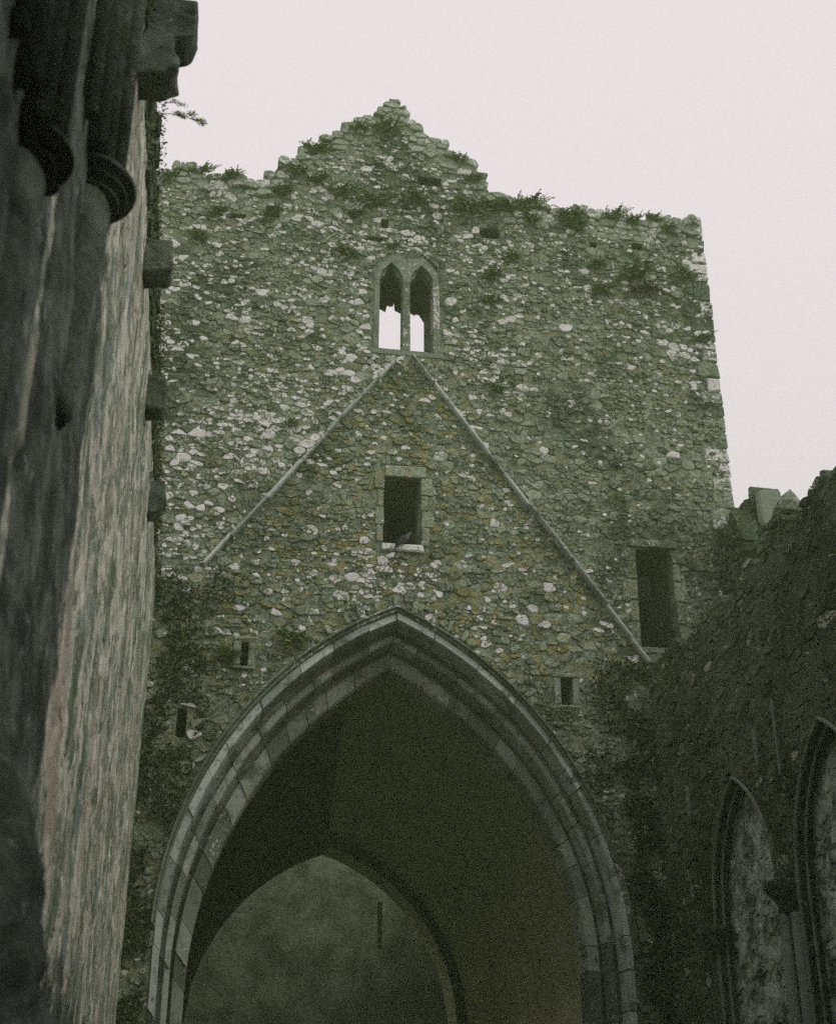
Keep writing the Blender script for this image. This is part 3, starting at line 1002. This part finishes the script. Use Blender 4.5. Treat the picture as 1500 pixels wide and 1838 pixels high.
# vault responds: clustered shafts on a moulded capital that tapers back into the wall
def ell(vf, y, k):
    return [(p[0], y + (p[1] - y) * k, p[2]) for p in vf[0]], vf[1]
def respond(y, zc, k, ztop_, kz=1.0):
    e = part_empty('respond', lw)
    cx = LX + .0
    for dx, dy, r in ((.12, .02, .06), (.06, .2, .07), (.07, -.2, .06), (.04, -.42, .07), (.02, -.66, .05)):
        m = MB()
        v, f = lathe(cx + dx * k, y + dy, [(zc + .05, r), (ztop_ * .5 + zc * .5, r * 1.02), (ztop_, r)], 14, .1)
        m.add(v, f, (.45, 0, 0))
        m.build('shaft', M_DRESSDARK, e, True)
    m = MB()
    v, f = ell(lathe(cx, y - .0, [(zc + q * kz, r * k) for q, r in ((-.07, .13), (-.06, .165), (-.035, .17), (-.02, .15), (0, .15), (.02, .205), (.04, .215), (.06, .195), (.075, .195), (.09, .25), (.13, .262), (.16, .24), (.165, .2))], 30), y, 1.25)
    m.add(v, f, (.4, 0, 0))
    m.build('capital', M_DRESSDARK, e, True)
    m = MB()
    v, f = ell(lathe(cx - .01, y, [(zc + q, r * k) for q, r in ((-1.5, .03), (-1.42, .07), (-1.3, .075), (-1.1, .08), (-.7, .1), (-.3, .12), (-.072, .135))], 18, .15), y, 1.8)
    m.add(v, f, (.55, 0, 0))
    m.build('tapered_corbel', M_DRESSDARK, e, True)
respond(6.4, 6.62, 1.0, 10.9, .6)
respond(4.4, 5.2, .72, 10.9, .35)
# broken base of a respond close to the camera
m = MB()
vs, fs = [], []
zb_ = [0, 1.2, 1.8, 2.1, 2.4, 2.6, 2.8, 3.0, 3.2, 3.35]
rb_ = (.5, .5, .48, .46, .42, .36, .28, .2, .12, .03)
zs_ = [0] + [1.4 + k * .05 for k in range(40)]
def rbase(z):
    for k in range(9):
        if zb_[k] <= z <= zb_[k + 1]: return rb_[k] + (rb_[k + 1] - rb_[k]) * (z - zb_[k]) / (zb_[k + 1] - zb_[k])
    return .03
n = 44
for i, z in enumerate(zs_):
    for k in range(n):
        a = 2 * pi * k / n
        r = rbase(z) * (1 + .3 * noise.noise((cos(a) * 1.5, sin(a) * 1.5, z * 2.6)) + .14 * noise.noise((cos(a) * 5, sin(a) * 5, z * 9)))
        vs.append((LX - .05 + r * cos(a), 5.4 + r * 1.1 * sin(a), z))
for i in range(len(zs_) - 1):
    for k in range(n): fs.append((i * n + k, i * n + (k + 1) % n, (i + 1) * n + (k + 1) % n, (i + 1) * n + k))
fs.append(tuple((len(zs_) - 1) * n + k for k in range(n)))
m.add(vs, fs, (.4, 0, 0))
m.build('broken_base', M_DRESSDARK, lw, True)

# ------------------------------------------------------------------ right wall of the choir
RX = 7.15
rw = thing('choir_side_wall', 'dark mossy side wall at the right with two pointed window recesses', 'wall', (RX + .6, 8, 0))
def lancet(yc, hw, zs, za):
    return [(yc - hw, 1.2)] + [(yc + x, z) for x, z in parch(hw, zs, za, 12)] + [(yc + hw, 1.2)]
LA = lancet(16.97, 1.1, 4.65, 6.35)
LB = lancet(14.25, 1.1, 4.6, 6.35)
RTOP = [(-4, 9.2), (8, 9.05), (12.6, 9.05), (13.1, 8.98), (13.5, 9.16), (14, 9.05), (14.6, 9.1), (15.2, 8.86), (15.8, 9.0), (16.5, 8.82), (17.3, 8.95), (18, 8.8), (18.7, 8.95), (19.98, 8.98)]
mb = MB()
v, f = plate([(-4, 0), (19.98, 0)] + [(y, z - .1) for y, z in RTOP[::-1]], [LA, LB], YZ, RX + .035, RX + 1.2)
mb.add(v, f, (.4, .1, .1))
mb.build('wall_core', M_MOSSY, rw)
def rtop(y):
    for a, b in zip(RTOP, RTOP[1:]):
        if a[0] <= y <= b[0]: return a[1] + (b[1] - a[1]) * (y - a[0]) / (b[0] - a[0])
    return 9
RH = [(h, bounds(h)) for h in (lancet(16.97, 1.18, 4.65, 6.45), lancet(14.25, 1.2, 4.6, 6.5))]
def keepr(u, w):
    if w > rtop(u): return False
    for h, (a0, a1, b0, b1) in RH:
        if a0 < u < a1 and b0 < w < b1 and inpoly(u, w, h): return False
    return True
RYZ = lambda u, w, d: (RX + d, u, w)
rest = MB()
R = random.Random(41)
for (u, w), poly in cells(10.5, 19.98, 2.4, 9.3, .055, .16, (1.1, 3.4), .06, 1.8, 12, keepr):
    poly = push_out(poly, RH)
    if area(poly) < .003: continue
    nt = rtop(u) - w
    v, f = stone_mesh(poly, RYZ, .05, R.uniform(-.01, .045), .12 if nt > .3 else .7, R, .006, .6)
    rest.add(v, f, (R.random(), R.uniform(.25, .55) if R.random() < .09 else R.uniform(0, .2), .1))
stuff(rest.build('rubble_masonry', M_MOSSY, rw))
for hole, yc, hw, zs, za in ((LA, 16.97, 1.1, 4.65, 6.35), (LB, 14.25, 1.1, 4.6, 6.35)):
    nb = part_empty('window_recess', rw)
    m = MB()
    # blocking wall at the back of the recess, uneven
    vs = []
    A, B = 20, 40
    for i in range(A + 1):
        for j in range(B + 1):
            y = yc - hw - .08 + (2 * hw + .16) * i / A
            z = 1.1 + (za - .95) * j / B
            vs.append((RX + .24 + .04 * noise.noise((y * 2.5, z * 2.5, 1)), y, z))
    m.add(vs, [(i * (B + 1) + j, (i + 1) * (B + 1) + j, (i + 1) * (B + 1) + j + 1, i * (B + 1) + j + 1) for i in range(A) for j in range(B)])
    m.build('blocking', M_NICHE, nb)
    rest = MB()
    ins = [(yc + x, z) for x, z in parch(hw + .02, zs, za, 12)]
    for (u, w), poly in cells(yc - hw, yc + hw, 1.2, za, .07, .17, (1, 2.4), .05, 1.5, int(yc * 10), lambda u, w: abs(u - yc) < hw and w < za - .05):
        v, f = stone_mesh(poly, lambda u, w, d: (RX + .24 + d, u, w), .0, R.uniform(-.02, .025), .1, R, .008, .6)
        rest.add(v, f, (R.random(), R.uniform(.1, .4), .1))
    stuff(rest.build('blocking_rubble', M_NICHE, nb))
    # roll moulding round the opening
    o = parch(hw - .02, zs, za - .02, 16)
    path = [(yc - hw + .02, 1.2)] + [(yc + x, z) for x, z in o] + [(yc + hw - .02, 1.2)]
    for q, rr, dx in ((0, .028, -.0), (.07, .022, .1)):
        m = MB()
        vs, fs = [], []
        K = 8
        for i, (y, z) in enumerate(path):
            a = path[max(0, i - 1)]; b = path[min(len(path) - 1, i + 1)]
            ty, tz = b[0] - a[0], b[1] - a[1]
            L = sqrt(ty * ty + tz * tz) or 1
            nyy, nzz = tz / L, -ty / L
            yy, zz = y + nyy * q, z + nzz * q
            for k in range(K):
                an = 2 * pi * k / K
                vs.append((RX + dx + rr * cos(an), yy + nyy * rr * sin(an), zz + nzz * rr * sin(an)))
        for i in range(len(path) - 1):
            for k in range(K): fs.append((i * K + k, i * K + (k + 1) % K, (i + 1) * K + (k + 1) % K, (i + 1) * K + k))
        m.add(vs, fs, (.3, 0, 0))
        m.build('roll_moulding', M_ASH, nb, True)
# shafts with a capital between the recesses, broken shafts above
cp = part_empty('capital', rw)
m = MB(); v, f = lathe(RX - .02, 15.6, [(4.3, .12), (4.36, .14), (4.4, .13), (4.5, .19), (4.58, .26), (4.62, .27), (4.68, .27), (4.7, .24)], 20); m.add(v, f, (.2, 0, 0)); m.build('bell', M_DRESSDARK, cp, True)
for dy in (-.16, 0, .16):
    m = MB(); v, f = lathe(RX - .02 - (.08 if dy == 0 else 0), 15.6 + dy, [(0, .07), (2, .072), (4.31, .068)], 12, .1); m.add(v, f, (.2, .1, 0)); m.build('shaft', M_ASH, cp, True)
m = MB(); v, f = lathe(RX - .02, 18.03, [(4.25, .1), (4.32, .13), (4.4, .17), (4.46, .2), (4.52, .2), (4.54, .17)], 18); m.add(v, f, (.3, 0, 0)); m.build('capital', M_DRESSDARK, rw, True)
for y, za_, zb_, r in ((15.95, 6.15, 6.7, .04), (15.32, 5.9, 6.9, .022), (18.5, 6.05, 6.6, .035)):
    m = MB(); v, f = lathe(RX - .06, y, [(za_, r * .8), (za_ + .1, r), (zb_ - .1, r), (zb_, r * .7)], 10, .2); m.add(v, f, (.25, .05, 0)); m.build('broken_shaft', M_ASH, rw, True)

# stump of another wall against the tower's corner
st = thing('ruined_wall_stump', 'broken stub of wall behind the right wall, leaning against the tower corner', 'wall', (9.4, 18.9, 0))
mb = MB()
v, f = plate([(15.6, 0), (19.96, 0), (19.96, 11.35), (19.1, 11.3), (19.08, 10.6), (17.4, 10.55), (16.5, 10.2), (15.6, 9.6)], [], YZ, 8.62, 9.6)
mb.add(v, f)
mb.build('wall_core', M_MORTDARK, st)
rest = MB()
def stop_z(u): return 11.52 if u > 19.12 else (10.75 + .12 * sin(u * 9) if u > 17.4 else 9.75 + (u - 15.6) * .55)
SYZ = lambda u, w, d: (8.62 + d, u, w)
for (u, w), poly in cells(15.6, 19.95, 8, 12.2, .1, .2, (1.2, 2.6), .05, 1.6, 15, lambda u, w: w < stop_z(u)):
    poly = [(min(19.95, p[0]), min(stop_z(p[0]) + .06, p[1])) for p in poly]
    if area(poly) < .002: continue
    v, f = stone_mesh(poly, SYZ, .02, R.uniform(.03, .09), .1 if stop_z(u) - w > .3 else .8, R, .01)
    rest.add(v, f, (R.random(), .3 if R.random() < .1 else 0, .1))
stuff(rest.build('rubble_masonry', M_MOSSY, st))
m = MB(); v, f = plate([(19.1, 11.2), (19.96, 11.2), (19.96, 11.85), (19.6, 11.75), (19.1, 11.8)], [], YZ, 8.95, 9.6); m.add(v, f); m.build('raised_core', M_MORTDARK, st)
m = MB(); v, f = rough_box(8.95, 9.42, 18.98, 19.09, 11.2, 11.93, .03, .07, R); m.add(v, f, (.9, .1, 0)); m.build('end_stone', M_FRAME, st)
for (u, w), poly in cells(19.1, 19.95, 11.4, 12.1, .1, .18, (1.2, 2.4), .05, 1.6, 19, lambda u, w: w < 11.9):
    poly = [(min(19.95, max(19.09, p[0])), min(11.97 + .05 * sin(p[0] * 14), p[1])) for p in poly]
    if area(poly) < .002: continue
    m = MB(); v, f = stone_mesh(poly, lambda u, w, d: (8.92 + d, u, w), .02, .06, .35, R, .01); m.add(v, f, (R.random() * .7, 0, .1)); m.build('coping_stone', M_MOSSY, st)
m = MB(); v, f = rough_box(8.7, 9.05, 17.5, 17.85, 10.75, 11.14, .07, .13, R); m.add(v, f, (.6, .3, 0)); m.build('loose_coping_stone', M_RUB, st)

# ------------------------------------------------------------------ east end of the choir (behind the camera) and the nave beyond the tower
eg = thing('gable_wall', 'rubble gable wall closing the roofless choir at its east end', 'wall', (3.1, -4, 0))
mb = MB()
v, f = plate([(-2, 0), (8.3, 0), (8.3, 10.5), (3.15, 16.5), (-2, 10.5)], [], XZ, -5.2, -4.05)  # set close and tall to keep sky light off the lower tower
mb.add(v, f)
mb.build('wall_core', M_FAR, eg)
nv_ = thing('nave_end_wall', 'dim rubble wall with a narrow slit, seen through the dark archway', 'wall', (3, 39, 0))
mb = MB()
v, f = plate([(-2, 0), (8.3, 0), (8.3, 9.8), (3, 15), (-2, 9.8)], [lerp_rect(5.36, 5.5, 7.1, 8.4)], XZ, 39, 40)
mb.add(v, f)
mb.build('wall_core', M_DAMP, nv_)
mb = MB(); mb.add(*box(5.2, 5.7, 39.2, 39.3, 7.0, 8.5)); mb.build('slit_blocking', M_DAMP, nv_)
ns = thing('nave_side_wall', 'rubble nave side wall hidden behind the tower on the left', 'wall', (-1.4, 35, 0))
mb = MB(); mb.add(*box(-1.9, -.85, 31.25, 38.95, 0, 9.5)); mb.build('wall_core', M_FAR, ns)
ns = thing('nave_side_wall', 'rubble nave side wall hidden behind the tower on the right', 'wall', (7.7, 35, 0))
mb = MB(); mb.add(*box(7.15, 8.2, 31.25, 38.95, 0, 9.5)); mb.build('wall_core', M_FAR, ns)

# ------------------------------------------------------------------ plants
def fern_mesh(name, seed, fronds=34, size=.3, droop=.5, mat=None, up=.6):
    R = random.Random(seed)
    m = MB()
    for k in range(fronds):
        az = R.uniform(-1.45, 1.45)                       # away from the wall
        el = R.uniform(-.5, 1.3) * up + .1
        L = size * R.choice((R.uniform(.25, .6), R.uniform(.5, 1.25)))
        d = Vector((sin(az), -cos(az) * .8, sin(el)))
        d.normalize()
        p = Vector((max(-.7, min(.7, R.gauss(0, .42))) * size, 0, max(-.4, min(.4, R.gauss(0, .25))) * size))
        seg = 6
        side = d.cross(Vector((0, 0, 1)))
        if side.length < .1: side = Vector((1, 0, 0))
        side.normalize()
        t = R.random()
        for i in range(seg):
            q = p + d * (L / seg)
            d = (d + Vector((0, 0, -droop / seg * 1.6))).normalized()
            wd = L * .13 * (1 - abs(i - 1.5) / 6) * R.uniform(.5, 1.3)
            for sgn in (-1, 1):
                a = p + side * sgn * .002
                tip = p + side * sgn * wd + d * wd * .5 + Vector((0, 0, R.uniform(-.02, .02)))
                tip2 = p + side * sgn * wd * .9 + d * wd * .95 + Vector((0, 0, R.uniform(-.02, .02)))
                m.add([tuple(a), tuple(tip), tuple(tip2), tuple(q)], [(0, 1, 2, 3)], (min(1, max(0, t + R.uniform(-.25, .25))), 0, 0))
            p = q
    return m.mesh(name, mat or M_LEAF)
VAR = [fern_mesh('fern_leaves', 100 + i, 80 + 10 * i, .25, .7 + .1 * i) for i in range(5)]
BUSH = [fern_mesh('bush_leaves', 200 + i, 110, .24, .25, None, 1.1) for i in range(2)]
TUFTS = [  # x, z, size, kind, label
 (-1.28, 17.98, .8, 0, 'small fern at the top left end of the tower wall, beside the left wall'),
 (-.7, 18.2, .75, 1, 'dark tuft on the left parapet, left of two tufts before the gable'),
 (-.14, 18.18, .85, 0, 'dark tuft on the left parapet, right of two tufts before the gable'),
 (.78, 17.93, .9, 0, 'fern under the left foot of the stepped gable'),
 (1.0, 18.45, .8, 0, 'fern on the lowest stones of the gable, left side'),
 (1.42, 19.02, .9, 1, 'round tuft on the left slope of the gable, halfway up'),
 (2.2, 19.62, 1.0, 0, 'wide fern on the left slope near the gable peak'),
 (2.75, 19.72, 1.1, 0, 'fern just below the gable peak'),
 (1.45, 18.3, .8, 0, 'fern low in the gable, left of the round tuft pair'),
 (1.87, 18.05, .9, 1, 'round dark tuft at the foot of the gable, left of centre'),
 (2.45, 17.9, 1.1, 0, 'broad fern at the foot of the gable, straight above the twin window'),
 (3.28, 18.05, 1.25, 0, 'largest fern at the foot of the gable, right of centre'),
 (4.12, 19.15, .7, 0, 'small fern near the top of the right gable slope'),
 (4.42, 18.72, .7, 0, 'small fern at the lower end of the right gable slope'),
 (4.2, 18.03, 1.1, 0, 'dark fern under the right foot of the gable'),
 (4.75, 18.05, 1.15, 0, 'leafy tuft on the right parapet beside the gable foot'),
 (5.05, 18.1, 1.0, 0, 'leafy tuft between the gable foot and the big bush'),
 (5.52, 18.25, 1.15, 2, 'biggest bush growing on the right parapet'),
 (6.32, 18.08, 1.0, 0, 'fern in the dip of the right parapet'),
 (7.22, 18.28, .9, 2, 'left one of three bushes near the right corner of the parapet'),
 (7.58, 18.1, .85, 2, 'middle one of three bushes near the right corner of the parapet'),
 (7.98, 18.22, .75, 2, 'right one of three bushes near the right corner of the parapet'),
 (8.28, 17.98, .8, 0, 'fern just under the parapet next to the corner stones'),
 (6.38, 17.85, .9, 0, 'fern below the dip of the right parapet'),
 (5.5, 17.9, .8, 0, 'fern in the wall below the biggest bush'),
 (.58, 17.3, .8, 0, 'fern hanging under a square hole, upper left of the tower'),
 (-.36, 17.3, .7, 0, 'fern in the upper left wall, under the left parapet tufts'),
 (-.7, 16.7, .65, 0, 'small fern on the far left of the tower wall'),
 (2.18, 17.58, .7, 0, 'small fern left of the little square hole above the twin window'),
 (1.95, 16.72, .75, 0, 'fern left of the twin window, level with its points'),
 (2.83, 16.88, .6, 0, 'small fern just above the left point of the twin window'),
 (6.78, 16.98, .85, 0, 'fern in the upper right wall, left of the large hanging fern'),
 (7.55, 16.85, 1.5, 0, 'large hanging fern in the upper right wall'),
 (7.62, 16.5, 1.2, 3, 'brown withered fern below the large hanging fern'),
 (6.8, 16.42, .8, 0, 'small fern low left of the large hanging fern'),
 (8.5, 16.95, .9, 0, 'fern beside the corner stones, upper right'),
 (4.75, 16.5, .8, 0, 'fern right of the twin window, level with its points'),
 (4.72, 15.9, .7, 0, 'fern right of the twin window, level with its middle'),
 (5.15, 16.95, .7, 0, 'fern below the wide slot in the upper wall'),
 (4.7, 14.05, .6, 0, 'small fern right of the roof scar peak'),
 (8.78, 15.55, .6, 0, 'small fern on the corner stones, halfway down the tower'),
 (1.15, 13.0, .5, 0, 'small tuft on the left roof scar'),
 (.35, 8.75, .9, 1, 'dark tuft left of the small slit with pale jambs'),
 (1.35, 9.1, .9, 1, 'dark tuft between the slit with pale jambs and the great arch'),
]
M_BROWN = m_leaf('withered_leaf', (.04, .032, .016), (.1, .075, .04))
brown_me = fern_mesh('withered_leaves', 300, 60, .3, 1.3, M_BROWN, .3)
for i, (x, z, s, kind, lab) in enumerate(TUFTS):
    me = brown_me if kind == 3 else (BUSH[i % 2] if kind in (1, 2) else VAR[i % 5])
    o = bpy.data.objects.new('fern' if kind in (0, 3) else 'bush', me)
    o.location = (x, TY - .03, min(z, ztop(x) - (.02 if kind else .12)))
    o.scale = (s * random.uniform(.95, 1.4), s, s * random.uniform(.75, 1.05))
    o.rotation_euler = (0, random.uniform(-.3, .3), random.uniform(-.3, .3))
    COL.objects.link(o)
    tag(o, lab, 'fern' if kind in (0, 3) else 'bush', 'plants growing from the tower wall')

# twig hanging from the top of the left wall
R = random.Random(9)
tp = thing('hanging_plant', 'thin bare sprig sticking out from the top of the left wall', 'plant', (-.72, 9.4, 10.5))
m = MB(); lf = MB()
def stem(p, d, L, r, depth):
    n = 6
    for i in range(n):
        q = p + d * (L / n)
        s = d.cross(Vector((0, 1, 0))).normalized()
        o = Vector((0, 1, 0))
        vs = [p + s * r, p + o * r, p - s * r, p - o * r, q + s * r, q + o * r, q - s * r, q - o * r]
        m.add([tuple(a) for a in vs], [(0, 1, 5, 4), (1, 2, 6, 5), (2, 3, 7, 6), (3, 0, 4, 7)], (R.random(), 0, 0))
        if depth < 2 and i > 0:
            stem(q, (d + Vector((R.uniform(-.6, .6), R.uniform(-.6, .6), R.uniform(-.7, .7)))).normalized(), L * R.uniform(.2, .42), r * .6, depth + 1)
        for _ in range(2):
            c = q + Vector((R.uniform(-.02, .02), R.uniform(-.02, .02), R.uniform(-.02, .02)))
            lf.add([tuple(c), tuple(c + Vector((.012, 0, .012))), tuple(c + Vector((0, .01, .024)))], [(0, 1, 2)], (R.random(), 0, 0))
        p = q
        d = (d + Vector((R.uniform(-.1, .15), 0, R.uniform(-.16, .04)))).normalized()
stem(Vector((-.74, 9.4, 10.0)), Vector((.85, 0, .1)).normalized(), .3, .004, 0)
stem(Vector((-.74, 9.45, 10.15)), Vector((.7, 0, .35)).normalized(), .16, .003, 1)
m.build('stem', M_TWIG, tp)
lf.build('leaves', M_LEAF, tp)

# moss and small leaves that nobody could count
def scatter(name, n, place, size, mat, seed):
    R = random.Random(seed)
    m = MB()
    for _ in range(n):
        r = place(R)
        if r is None: continue
        p, nrm = r
        a = Vector((R.gauss(0, 1), R.gauss(0, 1), R.gauss(0, 1))).normalized()
        b = a.cross(nrm)
        if b.length < .05: continue
        b.normalize()
        s = size * R.uniform(.5, 1.5)
        a = (a * .6 + nrm * .6 + Vector((0, 0, -.2))).normalized()
        m.add([tuple(p), tuple(p + a * s * .5 + b * s * .32), tuple(p + a * s), tuple(p + a * s * .5 - b * s * .32)], [(0, 1, 2, 3)], (R.random() ** 2.6, 0, 0))
    o = m.build(name, mat)
    o['kind'] = 'stuff'
    return o
def on_left(R):
    y = R.uniform(4, 19.9)
    z = R.uniform(ZPL - .1, ltop(y) + .05)
    if noise.noise((y * 1.7, z * 2.5, 4)) < -.12: return None
    return Vector((LX + R.uniform(0, .08), y, z)), Vector((1, 0, .2))
o = scatter('moss', 11000, on_left, .03, M_MOSS, 51)
tag(o, 'green moss along the top of the left wall', 'moss')
def on_right(R):
    y = R.uniform(10.5, 19.9)
    z = R.uniform(5, rtop(y) - .12)
    if not keepr(y, z - .1): return None
    if noise.noise((y * 1.1, z * 1.1, 8)) < -.05 and rtop(y) - z > .25: return None
    return Vector((RX - R.uniform(0, .1), y, z)), Vector((-1, 0, .3))
o = scatter('ivy', 3000, on_right, .05, M_IVYPALE, 52)
tag(o, 'dark small leaved ivy over the right wall', 'ivy')

def in_corner(side):
    def place(R):
        if side < 0:
            x, z = -.85 + abs(R.gauss(0, .75)), R.uniform(3.2, 10.2)
        else:
            x, z = 7.15 - abs(R.gauss(0, .7)), R.uniform(3.2, 9.0)
        if inpoly(x, z, hood) or x < -.9 or x > 7.2: return None
        if noise.noise((x * 1.6, z * 1.6, 6 + side)) < -.12 + .12 * abs(x - (-.85 if side < 0 else 7.15)): return None
        for h, (a0, a1, b0, b1) in H[:6]:
            if a0 - .14 < x < a1 + .16 and b0 - .12 < z < b1 + .12: return None
        return Vector((x, TY - R.uniform(-.02, .06), z)), Vector((0, -1, .25))
    return place
o = scatter('creeper', 9000, in_corner(-1), .055, M_IVY, 61)
tag(o, 'dark green creeper in the lower left corner of the tower wall', 'creeper')
o = scatter('creeper', 8000, in_corner(1), .055, M_IVY, 62)
tag(o, 'dark green creeper in the lower right corner of the tower wall', 'creeper')

# ------------------------------------------------------------------ bird on the sill of the rectangular window
bd = thing('bird', 'slate blue pigeon perched on the sill of the rectangular window', 'bird', (3.06, TY - .03, 10.87))
def tube(path, n=12):
    vs, fs = [], []
    for i, (p, rx, rz) in enumerate(path):
        p = Vector(p)
        a = Vector(path[max(0, i - 1)][0]); b = Vector(path[min(len(path) - 1, i + 1)][0])
        d = (b - a).normalized()
        s = d.cross(Vector((0, 0, 1))).normalized()
        u = s.cross(d).normalized()
        for k in range(n):
            an = 2 * pi * k / n
            vs.append(tuple(p + s * rx * cos(an) + u * rz * sin(an)))
    for i in range(len(path) - 1):
        for k in range(n): fs.append((i * n + k, i * n + (k + 1) % n, (i + 1) * n + (k + 1) % n, (i + 1) * n + k))
    fs.append(tuple(range(n - 1, -1, -1)))
    fs.append(tuple((len(path) - 1) * n + k for k in range(n)))
    return vs, fs
m = MB()
v, f = tube([((2.9, 19.86, 10.665), .028, .008), ((2.95, 19.875, 10.735), .036, .012), ((2.99, 19.9, 10.81), .04, .024), ((3.03, 19.925, 10.88), .055, .05), ((3.08, 19.94, 10.935), .065, .062), ((3.13, 19.95, 10.97), .058, .058), ((3.165, 19.955, 11.0), .04, .042), ((3.185, 19.955, 11.03), .03, .032), ((3.205, 19.955, 11.055), .03, .03), ((3.225, 19.955, 11.065), .022, .022), ((3.24, 19.955, 11.066), .006, .006)])
m.add(v, f); m.build('body', M_BIRD, bd, True)
for sy in (-1, 1):
    m = MB()
    v, f = tube([((2.94, 19.875 + sy * .03, 10.74), .006, .012), ((3.0, 19.9 + sy * .05, 10.84), .01, .035), ((3.07, 19.935 + sy * .062, 10.93), .012, .045), ((3.13, 19.95 + sy * .055, 10.98), .008, .02)], 8)
    m.add(v, f); m.build('wing', M_BIRDDARK, bd, True)
    m = MB(); v, f = tube([((3.07, 19.945 + sy * .025, 10.9), .006, .006), ((3.075, 19.95 + sy * .025, 10.868), .005, .005)], 6); m.add(v, f); m.build('leg', M_LEG, bd)
m = MB(); v, f = tube([((3.236, 19.955, 11.066), .006, .006), ((3.262, 19.955, 11.06), .002, .002)], 6); m.add(v, f); m.build('beak', M_BEAK, bd)

# ------------------------------------------------------------------ haze volume added to lift and tint the darks
hz = MB()
hz.add(*box(-40, 60, -40, 90, -1.2, 26))
m = bpy.data.materials.new('veil_haze')
m.use_nodes = True
m.node_tree.nodes.clear()
ho = m.node_tree.nodes.new('ShaderNodeOutputMaterial')
hv = m.node_tree.nodes.new('ShaderNodeVolumePrincipled')
hv.inputs['Color'].default_value = (.72, .95, .48, 1)
hv.inputs['Density'].default_value = HAZE
m.node_tree.links.new(hv.outputs[0], ho.inputs['Volume'])
o = hz.build('haze', m)
o['kind'] = 'stuff'
